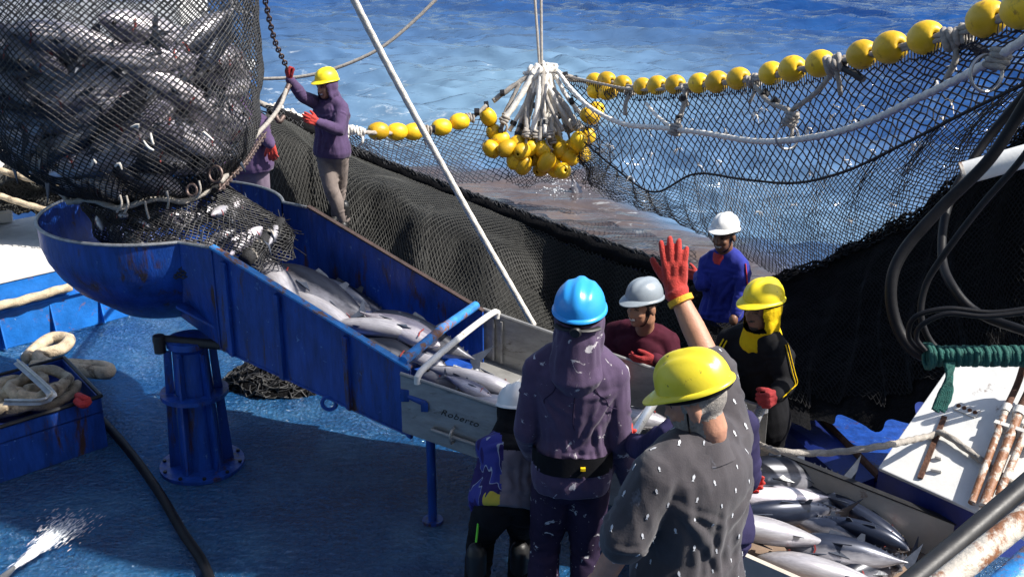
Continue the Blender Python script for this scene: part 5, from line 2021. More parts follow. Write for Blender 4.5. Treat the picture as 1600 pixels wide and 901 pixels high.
def glove(parent, wr, fdir, thumb, mat, curl=.3, spread=.12, s=1.0, hem=None, right=None, name="glove", voxel=.0048, fore=None, cuff=1.0):
    """five-fingered glove: fdir along the fingers, thumb = side the thumb points to"""
    y = Vector(fdir).normalized()
    x = Vector(thumb); x = (x - y * x.dot(y)).normalized()
    z = x.cross(y)                       # back of hand is +z for a right hand seen from the back with thumb left
    if right is not None and z.dot(Vector(right)) < 0:
        z = -z
    Hm = basis(x, y, z)

    def T(p):
        return wr + Hm @ (Vector(p) * s)
    mb = MB()
    fo_ = Vector(fore).normalized() if fore is not None else y
    mb.tube([wr - fo_ * .075 * s * cuff, wr - fo_ * .03 * s * cuff, wr, T((0, .02, 0))], [.046 * s, .042 * s, .036 * s, .034 * s], 14, True, True)
    for (px, py, r) in ((.022, .035, .0215), (-.002, .035, .022), (-.024, .035, .020)):
        mb.tube([T((px * .8, 0, 0)), T((px, py, 0)), T((px * 1.25, .085, 0))], [.020 * s, r * s, .0175 * s], 12, True, True)
    fing = [(.034, .092, .072, .0115), (.011, .098, .080, .0120), (-.012, .095, .074, .0115), (-.033, .085, .058, .0105)]
    for k, (fx, fy, ln, rr) in enumerate(fing):
        a = spread * (1.5 - k) * .8
        pts = [Vector((fx * .85, fy - .03, 0)), Vector((fx, fy, 0))]
        ang = 0
        p = pts[-1].copy()
        for seg, L in enumerate((.42, .33, .27)):
            ang += curl * (1.25, 1.4, 1.0)[seg] * (1 + .08 * k)
            d = Vector((math.sin(a) * math.cos(ang), math.cos(a) * math.cos(ang), -math.sin(ang)))
            p = p + d * ln * L
            pts.append(p.copy())
        mb.tube([T(q) for q in pts], [rr * 1.12 * s, rr * 1.1 * s, rr * 1.02 * s, rr * .98 * s, rr * .86 * s], 10, True, True)
    ct = curl * .5
    tp = [Vector((.020, .020, -.004)), Vector((.044, .050, -.010 - .01 * ct)), Vector((.064 - .02 * ct, .074, -.016 - .03 * ct)), Vector((.078 - .035 * ct, .100, -.020 - .05 * ct))]
    mb.tube([T(q) for q in tp], [.019 * s, .0165 * s, .0135 * s, .0115 * s], 10, True, True)
    me = remesh(mb, voxel * s, 2, .4)
    g = finish(me, name, [mat], parent)
    if hem:
        MB().tube([wr - fo_ * (.075 * cuff + .042) * s, wr - fo_ * (.075 * cuff + .022) * s], .0455 * s, 16).build("hem", hem, g)
    return g


def boot(parent, an, toe, s=1.0, mat=None):
    t = Vector(toe); t.z = 0; t.normalize()
    mb = MB()
    mb.tube([an + Vector((0, 0, .16)), an + Vector((0, 0, .0)), an + Vector((0, 0, -.03))], [.056 * s, .054 * s, .052 * s], 12, True, True)
    mb.tube([an - t * .03 + Vector((0, 0, -.035)), an + t * .07 + Vector((0, 0, -.04)), an + t * .15 + Vector((0, 0, -.05))], [.045 * s, .045 * s, .034 * s], 12, True, True)
    return finish(remesh(mb, .011, 2), "boot", [mat or M['boot']], parent)


def seam_line(parent, me_obj, a, b, mat, r=.0022, n=24, name="seam"):
    """a stitched seam snapped on to a garment"""
    me = me_obj.data
    nv = len(me.vertices)
    co = np.zeros(nv * 3, np.float32); me.vertices.foreach_get("co", co); co = co.reshape(-1, 3)
    no = np.zeros(nv * 3, np.float32); me.vertices.foreach_get("normal", no); no = no.reshape(-1, 3)
    pts = []
    for k in range(n):
        q = np.array(Vector(a).lerp(Vector(b), k / (n - 1)))
        i = np.argmin(((co - q) ** 2).sum(1))
        pts.append(co[i] + no[i] * r * .4)
    pts = np.array(pts)
    for _ in range(3):
        pts[1:-1] = (pts[:-2] + 2 * pts[1:-1] + pts[2:]) / 4
    return MB().tube(spline([Vector(p) for p in pts], n * 2), r, 6).build(name, mat, parent)


def hood(parent, c, Hm, nk, mat, s=1.0, open_face=True, drape=.125, loose=1.0):
    mb = MB()
    mb.ellipsoid(c + Hm @ Vector((0, -.012, .012)), (.101 * s * loose, .112 * s * loose, .128 * s), Hm, 18, 12)
    mb.tube([c + Hm @ Vector((0, .00, -.05)), c.lerp(nk, .7), nk + Vector((0, 0, -.01))], [.100 * s * loose, .100 * s * loose, .108 * s * loose], 16, True, True)
    mb.tube([nk + Vector((0, 0, .02)), nk + Vector((0, 0, -.05))], [.112 * s, drape * s], 16, True, True)
    if loose > 1.05:
        mb.tube([c + Hm @ Vector((0, -.045, -.05)), nk + Hm @ Vector((0, -.05, -.01)), nk + Hm @ Vector((0, -.035, -.075))], [.085 * s * loose, .105 * s * loose, .125 * s * loose], 16, True, True)
    me = remesh(mb, .0085, 3)
    rgh = random.Random(int(abs(c.x) * 900))
    ln = []
    for k in range(5):
        th = R(rgh.uniform(150, 390))
        v = Hm @ Vector((math.cos(th), math.sin(th), 0)) * .14
        ln.append((c + v + Hm @ Vector((0, 0, rgh.uniform(-.06, .05))), nk + v * .9 + Hm @ Vector((rgh.uniform(-.05, .05), 0, rgh.uniform(-.05, .02))), .0045, rgh.uniform(.012, .02)))
    fold_lines(me, ln)
    inv = Hm.transposed()

    def keep(p):
        if not open_face:
            return True
        q = inv @ (Vector(p) - c)
        return not (q.y > .012 and abs(q.x) < .076 * s and -.118 < q.z < .2) and not (q.z > .055)
    return finish(me, "hood", [mat], parent, wrinkle=.003, wseed=3, wscale=12, keep=keep)


def strip_on(parent, pts, offs, w, mat, name="stripe", t=.004):
    """a cloth tape laid along a path, pushed out by offs (vectors)"""
    P = [p + o for p, o in zip(pts, offs)]
    mb = MB().tube(spline(P, 24), w, 6, flat=.45)
    return mb.build(name, mat, parent)


def legs_down(J, floor, lean=(0, .02)):
    """fill in straight or slightly bent legs from hips to a floor height"""
    for s in 'AB':
        h = J['hip' + s] if isinstance(J['hip' + s], Vector) else WY(*J['hip' + s])
        J['hip' + s] = h
        if 'an' + s not in J:
            L = h.z - floor - .08
            bend = math.sqrt(max(0, .43 ** 2 - (L / 2) ** 2)) if L < .86 else .01
            J['kn' + s] = Vector((h.x + lean[0], h.y + lean[1] + bend, floor + .08 + L * .5))
            J['an' + s] = Vector((h.x + lean[0] * 1.4, h.y, floor + .08))
    return J


def person(label, J, front, face, floor, skin, shirt, trousers, hat=None, s=1.0, voxel=.0095, smile=True, beard=0, hair=M['hair'],
           sleeves=1.0, hood_mat=None, hat_tilt=R(8), belly=0.0, curve=0.0, gA=None, gB=None, knob=False, head_tilt=0.0, shirt_len=-.05,
           toe=None, flare=.014, face_open=True, wr=.0075, shirt_fn=None, shirt_mats=None, inf=.018, hood_loose=1.0, feet=True, hat_s=1.0, visor=.040):
    J = legs_down(dict(J), floor)
    B = Body(J, front, s, belly, curve)
    J = B.J
    base = (J['anA'] + J['anB']) / 2
    root = empty("person", (base.x, base.y, base.z - .08), label, "person", "fishermen working on the deck")
    Hm = head_frame(face, head_tilt)
    hc = J['head']
    # --- the body, one continuous skin
    mb = MB()
    B.torso(mb, -.14, 1.09, 0)
    for k in 'AB':
        B.arm(mb, k, 0)
        B.leg(mb, k, 0)
        d = (J['wr' + k] - J['el' + k]).normalized()
        if not (gA if k == 'A' else gB):
            mb.ellipsoid(J['wr' + k] + d * .06, (.036 * s, .036 * s, .045 * s), None, 12, 8)
        mb.tube([J['an' + k], J['an' + k] + Vector((0, 0, -.02))], .04 * s, 10, True, True)
    mb.tube([J['neck'] + Vector((0, 0, -.02)), hc + Hm @ Vector((0, -.024, -.07))], [.060 * s, .055 * s], 14, True, True)
    add_head(mb, hc, Hm, s)
    me = remesh(mb, voxel, 2, .4)
    finish(me, "body", [skin, hair, M['eye'], M['lip'], M['teeth']], root, face_fn(hc, Hm, s, smile, beard, hood_mat is None))
    # --- trousers
    mb = MB()
    B.torso(mb, -.14, .40, .010)
    for k in 'AB':
        B.leg(mb, k, .014, flare)
    rgp = random.Random(int(abs(base.x) * 1000))
    tm = remesh(mb, .0105, 3)
    fold_lines(tm, trouser_folds(B, rgp))
    finish(tm, "trousers", [trousers], root, wrinkle=wr * .35, wseed=11)
    # --- shirt
    mb = MB()
    B.torso(mb, shirt_len - .001, 1.03, inf, lambda t: .012 if t < .2 else 0)
    for k in 'AB':
        B.arm(mb, k, .014, sleeves)
    if hood_mat is None:
        mb.tube([J['neck'] + Vector((0, 0, -.05)), J['neck'] + Vector((0, 0, .015))], [.10 * s, .075 * s], 14, True, True)
    sm = remesh(mb, .0090, 3)
    fold_lines(sm, shirt_folds(B, rgp, .95, sleeves < 1))
    sh = finish(sm, "shirt", shirt_mats or [shirt], root, shirt_fn(B) if shirt_fn else None, wrinkle=wr * .4, wseed=base.x * 7)
    if hood_mat is not None:
        hood(root, hc, Hm, J['neck'], hood_mat, s, face_open, loose=hood_loose)
    if hood_mat is None and hat is not None:
        inv_ = [hc + Hm @ (Vector((.074 * math.cos(a_), .012 + .02 * math.sin(a_), -.005 - .115 * math.sin(a_))) * s) for a_ in [math.pi * i / 14 for i in range(15)]]
        MB().tube(inv_, .0035, 6).build("chin_strap", M['black_cloth'], root)
    if hat is not None:
        hard_hat(root, hc, Hm, hat, s * hat_s, tilt=hat_tilt, knob=knob, visor=visor)
    for k, g in (('A', gA), ('B', gB)):
        if g:
            d = g.get('dir') or (J['wr' + k] - J['el' + k])
            glove(root, J['wr' + k], d, g['thumb'], g.get('mat', M['glove']), g.get('curl', .35), g.get('spread', .1), g.get('s', 1.0) * s, g.get('hem'), g.get('back'), fore=J['wr' + k] - J['el' + k], cuff=g.get('cuff', 1.0))
    if feet:
        for k in 'AB':
            boot(root, J['an' + k], toe or front, s)
    return root, B, Hm, hc, sh


# --- man in the blue hard hat, back to us ------------------------------------------------
J = dict(head=(906, 500, 4.47), neck=(902, 549, 4.49), shA=(843, 577, 4.50), shB=(958, 586, 4.48), elA=(822, 672, 4.50), wrA=(834, 712, 4.70),
         elB=(968, 690, 4.48), wrB=(982, 752, 4.60), hipA=(866, 744, 4.52), hipB=(920, 747, 4.52),
         knA=(852, 852, 4.56), knB=(914, 856, 4.56), anA=(845, 962, 4.48), anB=(916, 966, 4.50))
p_, B_, H_, h_, s_ = person("man in a blue hard hat and stained purple hooded shirt, seen from behind", J, (.15, 1, 0), (.18, .98, -.05), 0, M['skin'], M['purple'], M['navy_trouser'], M['hat_blue'],
       s=1.0, hood_mat=M['purple'], knob=True, gA=dict(thumb=(0, .3, 1), curl=.5), gB=dict(thumb=(0, 1, .4), curl=.4), smile=False, hood_loose=1.12, hat_s=1.12, visor=.04, wr=.009)
seam_line(p_, s_, WY(903, 560, 4.3), WY(893, 690, 4.3), M['navy_trouser'])
seam_line(p_, s_, WY(905, 578, 4.3), WY(832, 640, 4.35), M['navy_trouser'])
seam_line(p_, s_, WY(905, 578, 4.3), WY(968, 650, 4.35), M['navy_trouser'])
mb = MB()
rings = [B_.ring(t, .150, .112, inf=.040) for t in (.14, .16, .27, .29)]
rings2 = [B_.ring(t, .150, .112, inf=.028) for t in (.29, .14)]
mb.loft(rings, False)
mb.build("tool_belt", M['black_cloth'], p_)
c = B_.ring(.22, .150, .112, inf=.045)
mb = MB(); q = min(c, key=lambda v: (v - WY(918, 705, 4.3)).length)
mb.box(q, (.022, .02, .014)).build("belt_buckle", M['yellow_cloth'], p_)
# --- man in the grey polo, waving ---------------------------------------------------------
J = dict(head=(1088, 628, 3.30), neck=(1094, 690, 3.31), shA=(1026, 738, 3.20), shB=(1140, 688, 3.42), elA=(970, 852, 3.18), wrA=(925, 930, 3.30),
         elB=(1109, 566, 3.60), wrB=(1055, 452, 3.74), hipA=(1035, 940, 3.28), hipB=(1112, 934, 3.36))
p_, B_, H_, h_, s_ = person("grey bearded man in yellow hard hat and grey polo, waving a red glove", J, (-.55, .8, 0), (-.86, .36, -.28), 0, M['skin_fair'], M['grey_polo'], M['black_cloth'], M['hat_yellow'],
       s=1.06, hair=M['hair_grey'], beard=2, sleeves=.5, smile=False, belly=.035, hat_tilt=R(-4), hat_s=1.02, visor=.045, voxel=.008, wr=.010,
       gB=dict(dir=Vector((-.06, .10, 1)), thumb=(-1, .2, .1), curl=.10, spread=.13, hem=M['yellow_hem'], back=(0, -1, 0), s=1.0, cuff=.15),
       gA=dict(thumb=(0, 1, .3), curl=.5, mat=M['skin_fair'], back=(0, -1, 0)))
def motifs(parent, ob, mat, spacing=.072, size=.0095, seed=4):
    """small printed fish shapes scattered over a garment"""
    me = ob.data
    rg = random.Random(seed)
    ids = list(range(len(me.vertices))); rg.shuffle(ids)
    kept = []
    out = MB()
    for i in ids:
        v = me.vertices[i]
        p = Vector(v.co)
        if all((p - q).length > spacing for q in kept):
            kept.append(p)
            n = Vector(v.normal)
            a = Vector((rg.uniform(-.3, .3), 0, 1)); a = (a - n * a.dot(n)).normalized(); b = n.cross(a)
            s_ = size * rg.uniform(.7, 1.2)
            prof = [(1.1, 0), (.5, .42), (-.2, .36), (-.6, .12), (-1.1, .45), (-1.0, 0), (-1.1, -.45), (-.6, -.12), (-.2, -.36), (.5, -.42)]
            out.slab([p + n * .0012 + a * x * s_ + b * y * s_ for x, y in prof], n * .0012)
        if len(kept) > 140:
            break
    o = out.build("printed_motif", mat, parent, False)
    return tag(o, None, None, None, "stuff")


motifs(p_, s_, M['white_cloth'])
cl = B_.nk
mb = MB()
ax = (B_.nk - B_.pel).normalized()
col_pts = []
for i in range(30):
    th = 2 * math.pi * i / 29
    a = head_frame((-.55, .8, 0))
    col_pts.append(cl + a @ Vector((.082 * math.cos(th), .078 * math.sin(th), .012 + .006 * math.sin(th))))
for k_, (rr, hh) in enumerate(((1.0, .028), (1.22, .012), (1.5, -.022))):
    pass
ringsC = []
for rr, hh in ((.98, -.01), (1.0, .034), (1.10, .036), (1.55, -.030), (1.50, -.034)):
    ringsC.append([cl + head_frame((-.55, .8, 0)) @ Vector((.086 * rr * math.cos(2 * math.pi * i / 30), .082 * rr * math.sin(2 * math.pi * i / 30), hh + .004 * math.sin(i * .9))) for i in range(30)])
mb.loft(ringsC, False)
mb.build("collar", M['grey_polo'], p_)
# --- man bending behind the polo man (purple back) ------------------------------------------
J = dict(head=(1108, 622, 4.36), neck=(1106, 652, 4.26), shA=(1050, 682, 4.18), shB=(1158, 664, 4.20), elA=(1008, 702, 4.28), wrA=(984, 690, 4.52),
         elB=(1168, 742, 4.16), wrB=(1170, 752, 4.40), hipA=(1080, 838, 4.02), hipB=(1138, 836, 4.06))
person("man in dark purple leaning over the bin, mostly hidden by the grey polo man", J, (.1, 1, 0), (.1, .9, -.4), 0, M['skin'], M['navy_cloth'], M['navy_cloth'], None, s=1.0, voxel=.013,
       hood_mat=M['purple_plain'], gA=dict(thumb=(0, .3, 1), curl=.5), gB=dict(thumb=(0, 0, 1), curl=.6), smile=False)
# --- crouching man with the white hard hat ---------------------------------------------------
def vest_fn(B):
    def fn(p):
        p = Vector(p)
        el = B.J['elA']; sh = B.J['shA']
        ax = (B.nk - B.pel)
        t = (p - B.pel).dot(ax) / ax.length_squared
        rs = (B.J['shB'] - B.J['shA']).normalized()
        lat = (p - B.pel.lerp(B.nk, t)).dot(rs)
        if (p - sh.lerp(el, max(0, min(1, (p - sh).dot(el - sh) / (el - sh).length_squared)))).length < .095 and t < 1.0:
            return 1
        if lat < -.09:
            return 1
        if t > .72:
            return 2
        return 0
    return fn


J = dict(head=(806, 648, 4.90), neck=(800, 682, 4.84), shA=(772, 704, 4.78), shB=(828, 702, 4.84), elA=(748, 776, 4.64), wrA=(757, 818, 4.82),
         elB=(835, 745, 4.86), wrB=(836, 715, 5.02), hipA=(772, 790, 4.60), hipB=(815, 790, 4.66), knA=(752, 838, 4.86), knB=(818, 835, 4.98), anA=(745, 905, 4.62), anB=(812, 900, 4.78))
p_, B_, H_, h_, s_ = person("crouching man with white hard hat and printed blue sleeve beside the trough", J, (.25, 1, -.2), (.15, .9, -.45), 0, M['skin'], M['grey_cloth'], M['black_cloth'], M['hat_white'],
       s=.94, hood_mat=M['black_cloth'], curve=.03, shirt_fn=vest_fn, shirt_mats=[M['grey_cloth'], M['vest'], M['black_cloth']], gB=dict(thumb=(0, 0, 1), curl=.6), gA=dict(thumb=(0, 1, 0), curl=.6, mat=M['black_cloth']), smile=False)
tp = [WY(752, 780, 4.57), WY(748, 810, 4.58), WY(744, 845, 4.6)]
MB().tube(spline(tp, 14), .010, 6, flat=.6).build("neon_trim", M['green_neon'], p_)

# --- man in the burgundy sweater, grey hard hat -------------------------------------------
J = dict(head=(1004, 478, 6.14), neck=(1006, 522, 6.24), shA=(962, 520, 6.40), shB=(1042, 534, 6.20), elA=(950, 580, 6.22), wrA=(965, 590, 5.98),
         elB=(1056, 588, 6.08), wrB=(1024, 562, 5.95), hipA=(982, 640, 6.36), hipB=(1026, 642, 6.30))
person("smiling man in burgundy sweater and grey hard hat leaning on the trough", J, (-.35, -1, 0), (-.80, -.58, -.10), -.5, M['skin'], M['burgundy'], M['black_cloth'], M['hat_grey'], s=1.02, voxel=.0078,
       hat_tilt=R(6), gA=dict(thumb=(0, 0, 1), curl=.5, mat=M['glove_dark']), gB=dict(dir=Vector((-.85, -.25, -.05)), thumb=(-.2, -.4, .9), curl=.40, mat=M['glove_dark'], back=(0, -.5, 1)))
# --- man in the black jacket with yellow stripes -----------------------------------------
J = dict(head=(1190, 482, 5.74), neck=(1190, 524, 5.80), shA=(1140, 532, 5.94), shB=(1211, 544, 5.66), elA=(1122, 592, 5.80), wrA=(1140, 622, 5.58),
         elB=(1228, 598, 5.60), wrB=(1212, 618, 5.46), hipA=(1160, 662, 5.92), hipB=(1204, 664, 5.84))
p_, B_, H_, h_, s_ = person("man in black jacket with yellow sleeve stripes, yellow hood and yellow hard hat", J, (-.5, -1, 0), (-.84, -.50, -.16), -.5, M['skin_dark'], M['black_cloth'], M['black_cloth'], M['hat_yellow_clean'], s=1.03, voxel=.0078,
       hood_mat=M['yellow_cloth'], smile=False, beard=1, gA=dict(thumb=(0, 0, 1), curl=.5, mat=M['glove_dark']), gB=dict(dir=Vector((-.55, -.55, .0)), thumb=(-.3, 0, 1), curl=.75, mat=M['glove_dark'], back=(.3, 0, 1)))
for dx in (-.012, .014):
    sh, el, wr_ = B_.J['shB'], B_.J['elB'], B_.J['wrB']
    outv = Vector((.72, -.62, .22)).normalized()
    side_ = Vector((-.5, -.6, 0)) * dx * 1.3
    pts = [sh + Vector((0, 0, .03)), sh.lerp(el, .3), sh.lerp(el, .7), el, el.lerp(wr_, .5), wr_]
    offs = [outv * r_ + side_ for r_ in (.070, .076, .070, .064, .060, .052)]
    strip_on(p_, pts, offs, .006, M['yellow_cloth'], "sleeve_stripe")
    sh, el = B_.J['shA'], B_.J['elA']
    outv = Vector((-.55, -.60, .55)).normalized()
    pts = [sh + Vector((.03, 0, .04)), sh.lerp(el, .25), sh.lerp(el, .6), el]
    offs = [outv * r_ + Vector((.5, -.5, 0)) * dx * 1.3 for r_ in (.066, .078, .072, .064)]
    strip_on(p_, pts, offs, .006, M['yellow_cloth'], "sleeve_stripe")
nk = B_.nk
strip_on(p_, [nk + Vector((.10, -.06, -.03)), nk + Vector((.12, -.13, -.10)), nk + Vector((.13, -.16, -.16))], [Vector((0, 0, .01))] * 3, .004, M['yellow_cloth'], "piping")
# --- man with the white hard hat and blue sportswear --------------------------------------
J = dict(head=(1131, 368, 7.72), neck=(1134, 400, 7.80), shA=(1107, 411, 7.88), shB=(1155, 415, 7.68), elA=(1097, 444, 7.78), wrA=(1092, 430, 8.02),
         elB=(1161, 456, 7.62), wrB=(1150, 488, 7.54), hipA=(1117, 500, 7.86), hipB=(1143, 502, 7.80))
p_, B_, H_, h_, s_ = person("laughing man in white hard hat and blue sportswear by the net", J, (-.4, -1, 0), (-.62, -.78, -.10), -.5, M['skin_dark'], M['blue_cloth'], M['blue_cloth'], M['hat_white'], s=1.0, voxel=.0085,
       gA=dict(dir=Vector((-.6, .6, -.1)), thumb=(0, 0, 1), curl=.3), gB=None, hat_tilt=R(10))
nk = B_.nk
ringsC = [[nk + head_frame((-.4, -1, 0)) @ Vector((.083 * rr * math.cos(2 * math.pi * i / 24), .08 * rr * math.sin(2 * math.pi * i / 24), hh)) for i in range(24)] for rr, hh in ((1.0, -.01), (1.02, .032), (1.12, .034), (1.45, -.036), (1.4, -.04))]
MB().loft(ringsC, False).build("collar", M['red_cloth'], p_)
sh, el, wr_ = B_.J['shB'], B_.J['elB'], B_.J['wrB']
outv = Vector((.45, -.85, .1)).normalized()
strip_on(p_, [sh + Vector((0, 0, .03)), sh.lerp(el, .5), el, el.lerp(wr_, .6)], [outv * r_ for r_ in (.066, .066, .058, .050)], .014, M['red_cloth'], "sleeve_stripe")
# --- man standing at the chain -------------------------------------------------------------
J = dict(head=(510, 134, 10.20), neck=(517, 158, 10.26), shA=(501, 164, 10.34), shB=(532, 168, 10.16), elA=(473, 151, 10.12), wrA=(453, 125, 10.02),
         elB=(530, 204, 10.02), wrB=(496, 191, 9.84), hipA=(510, 240, 10.28), hipB=(528, 240, 10.20), knA=(517, 294, 10.16), knB=(530, 290, 10.36), anA=(539, 346, 10.20), anB=(526, 336, 10.42))
p_, B_, H_, h_, s_ = person("man in yellow hard hat and purple hoodie steadying the hanging chain", J, (-.7, -.7, 0), (-.66, -.72, -.18), .3, M['skin'], M['purple_plain'], M['khaki'], M['hat_yellow_clean'], s=.97, voxel=.0095,
       hood_mat=M['purple_plain'], smile=True, gA=dict(thumb=(.3, -.6, .6), curl=.75, mat=M['glove_dark'], dir=Vector((-.2, 0, 1))), gB=dict(thumb=(0, -.2, 1), curl=.35), toe=(-.3, -.8, 0), flare=.002)
# --- figure behind the bag -----------------------------------------------------------------
J = dict(head=(368, 152, 9.6), neck=(382, 178, 9.6), shA=(368, 186, 9.62), shB=(405, 190, 9.58), elA=(355, 225, 9.6), wrA=(350, 262, 9.5), elB=(415, 214, 9.55), wrB=(423, 226, 9.45), hipA=(384, 262, 9.6), hipB=(402, 262, 9.6))
person("man in faded mauve work clothes half hidden behind the brail bag", J, (-.5, -.8, 0), (-.6, -.7, -.1), 0, M['skin'], M['purple_plain'], M['purple_grey'], None, s=1.0, voxel=.013, hood_mat=M['purple_plain'], gB=dict(thumb=(-1, 0, 0), curl=.3, dir=Vector((.1, 0, -1))), gA=dict(thumb=(1, 0, 0), curl=.3), inf=.03)

# ================================================================== LINES AND CHAIN
o = rope("diagonal_line", [W(530, -45, 5.9), W(610, 110, 6.5), W(720, 310, 7.2), W(834, 508, 7.7)], .021, M['rope_white'], None, n=240, depth=.05)
tag(o, "taut white line running diagonally down behind the trough", "rope")
o = rope("slack_cable", [W(700, -20, 14), W(650, 30, 14), W(595, 75, 14), (W(530, 105, 14)), W(470, 120, 14), W(400, 124, 14)], .022, M['rope_grey'], None, n=120, depth=.05)
tag(o, "thin grey cable sagging across the sea behind the chain man", "cable")

chain = empty("lifting_chain", W(440, 160, 9.9), "rusty steel chain held by the man in the purple hoodie", "chain")
cp = spline([W(408, -30, 8.6), W(428, 60, 9.4), W(449, 108, 9.95), W(452, 135, 9.95)], 60)
L = path_len(cp); pit = .062
nl = int(L / pit)
cps = spline([W(408, -30, 8.6), W(428, 60, 9.4), W(449, 108, 9.95), W(452, 135, 9.95)], nl + 1)
link_me = None
for i in range(nl):
    a, b = cps[i], cps[i + 1]
    t = (b - a).normalized()
    u = t.orthogonal().normalized()
    u = Matrix.Rotation(R(90) * (i % 2) + .4, 3, t) @ u
    w = t.cross(u)
    if link_me is None:
        lb = MB().torus((0, 0, 0), .020, .0075, None, 14, 6, 1.9)
        link_me = lb.mesh("chain_link"); link_me.materials.append(M['chain'])
        link_me.polygons.foreach_set("use_smooth", [True] * len(link_me.polygons))
    lo = bpy.data.objects.new("chain_link", link_me)
    COL.objects.link(lo)
    lo.parent = chain
    lo.matrix_parent_inverse = parent_world(chain).inverted()
    lo.matrix_basis = Matrix.Translation((a + b) / 2) @ basis(t, u, w).to_4x4()
MB().tube(spline([W(451, 133, 9.9), W(446, 145, 9.85), W(436, 160, 9.8), W(430, 175, 9.75), W(436, 190, 9.75), W(443, 182, 9.8)], 30), .024, 10).build("hook", M['chain'], chain)
rope("tail_rope", [W(448, 138, 9.9), W(438, 165, 9.5), W(420, 190, 8.9), W(398, 214, 8.2), W(374, 250, 7.3), W(345, 283, 6.4)], .018, M['rope_grey'], chain, n=160)
cps = spline([W(412, 200, 8.2), W(398, 220, 7.8), W(380, 245, 7.2), W(362, 262, 6.8), W(340, 285, 6.35)], 34)
for i in range(33):
    a, b = cps[i], cps[i + 1]
    t = (b - a).normalized(); u = Matrix.Rotation(R(90) * (i % 2), 3, t) @ t.orthogonal().normalized(); w = t.cross(u)
    lo = bpy.data.objects.new("chain_link", link_me); COL.objects.link(lo)
    lo.parent = chain; lo.matrix_parent_inverse = parent_world(chain).inverted()
    lo.matrix_basis = Matrix.Translation((a + b) / 2 + Vector((.02, -.05, -.03))) @ basis(t, u, w).to_4x4() @ Matrix.Diagonal((.9, .9, .9, 1))

# ================================================================== LEFT SIDE: HATCH, LOCKER, BOX, ROPES, HOSE
hb0, hb1 = WZ(-60, 564, 0), WZ(215, 490, 0)
ht = .54
hdir = (hb1 - hb0); hdir.z = 0; hdir.normalize()
hin = Vector((-hdir.y, hdir.x, 0))
hatch = empty("deck_hatch", hb0.lerp(hb1, .5), "raised blue hatch with white weathered top at the left rail", "hatch")
MB().slab([hb0, hb1, hb1 + Zv * ht, hb0 + Zv * ht], hin * .04).build("front_plate", M['blue_worn'], hatch, False, bevel=.006)
MB().slab([hb1 + hin * .042, hb1 + hin * 1.6, hb1 + hin * 1.6 + Zv * ht, hb1 + hin * .042 + Zv * ht], -hdir * .04).build("side_plate", M['blue_worn'], hatch, False)
MB().slab([hb0 - hdir * .0 + Zv * (ht + .002) - hin * .01, hb1 + Zv * (ht + .002) - hin * .01 + hdir * .01, hb1 + Zv * (ht + .002) + hin * 1.6 + hdir * .01, hb0 + Zv * (ht + .002) + hin * 1.6], (0, 0, .03)).build("lid", M['white_dirty'], hatch, False, bevel=.006)
MB().slab([hb0 + Zv * .30 - hin * .002, hb1 + Zv * .30 - hin * .002, hb1 + Zv * .32 - hin * .03, hb0 + Zv * .32 - hin * .03], (0, 0, .012)).build("rubbing_strake", M['blue_worn'], hatch, False)
rope("grab_rope", [hb0 + Zv * .40 - hin * .05, hb0.lerp(hb1, .3) + Zv * .385 - hin * .06, hb0.lerp(hb1, .62) + Zv * .40 - hin * .05], .035, M['rope_tan'], hatch)
for t_ in (.22, .5, .78):
    p = hb0.lerp(hb1, t_)
    MB().slab([p + Zv * .02 - hin * .003, p + Zv * .28 - hin * .003, p + Zv * .02 - hin * .06], hdir * .012).build("bracket", M['blue_worn'], hatch, False)

lk = MB().box((0, 0, .33), (.42, .34, .66)).build("white_locker", M['white_paint'], None, True, bevel=.03)
lk.location = WZ(-18, 345, ht + .034)
lk.rotation_euler = (0, 0, R(24))
tag(lk, "white metal locker standing on the hatch at the left edge", "locker")
for dz in (.10, .52):
    b_ = MB().box((0, 0, 0), (.43, .35, .012)).build("trim_band", M["white_dirty"], None); b_.parent = lk; b_.location = (0, 0, dz)

# net and ropes heaped beyond the hatch
def lheap(u, v):
    p = W(-60 + 230 * u, 200, 9.9).lerp(W(-60 + 230 * u, 322, 9.3), v)
    e = math.sin(math.pi * max(.02, min(.98, u))) ** .5
    return Vector((p.x, p.y - .2 * v, p.z)) + Vector((0, -.12 * math.sin(v * 11 + u * 3), .10 * fbm2(p, 2.2, 4) - (1 - e) * .35))


lh = empty("stacked_net", W(50, 322, 9.3), "dark net with tan ropes stacked beyond the hatch, left of the bag", "fishing net")
surf_mesh("folded_bed", lambda u, v: lheap(u, v) + Vector((0, .04, -.02)), 40, 30, M['net_bed'], lh)
net_sheet("webbing", grid_from(lheap, 90, 60), .004, M['net_grey'], lh, jit=.006, seed=25)
for i, yy in enumerate((205, 222, 236, 262, 300)):
    rope("stacked_rope", [W(-40, yy - 8, 9.2), W(30, yy + 4 + 3 * i, 9.15), W(90, yy + 16 + 4 * i, 9.15), W(140, yy + 40, 9.3)], .026, M['rope_white'] if i < 3 else M['rope_tan'], lh, n=60)

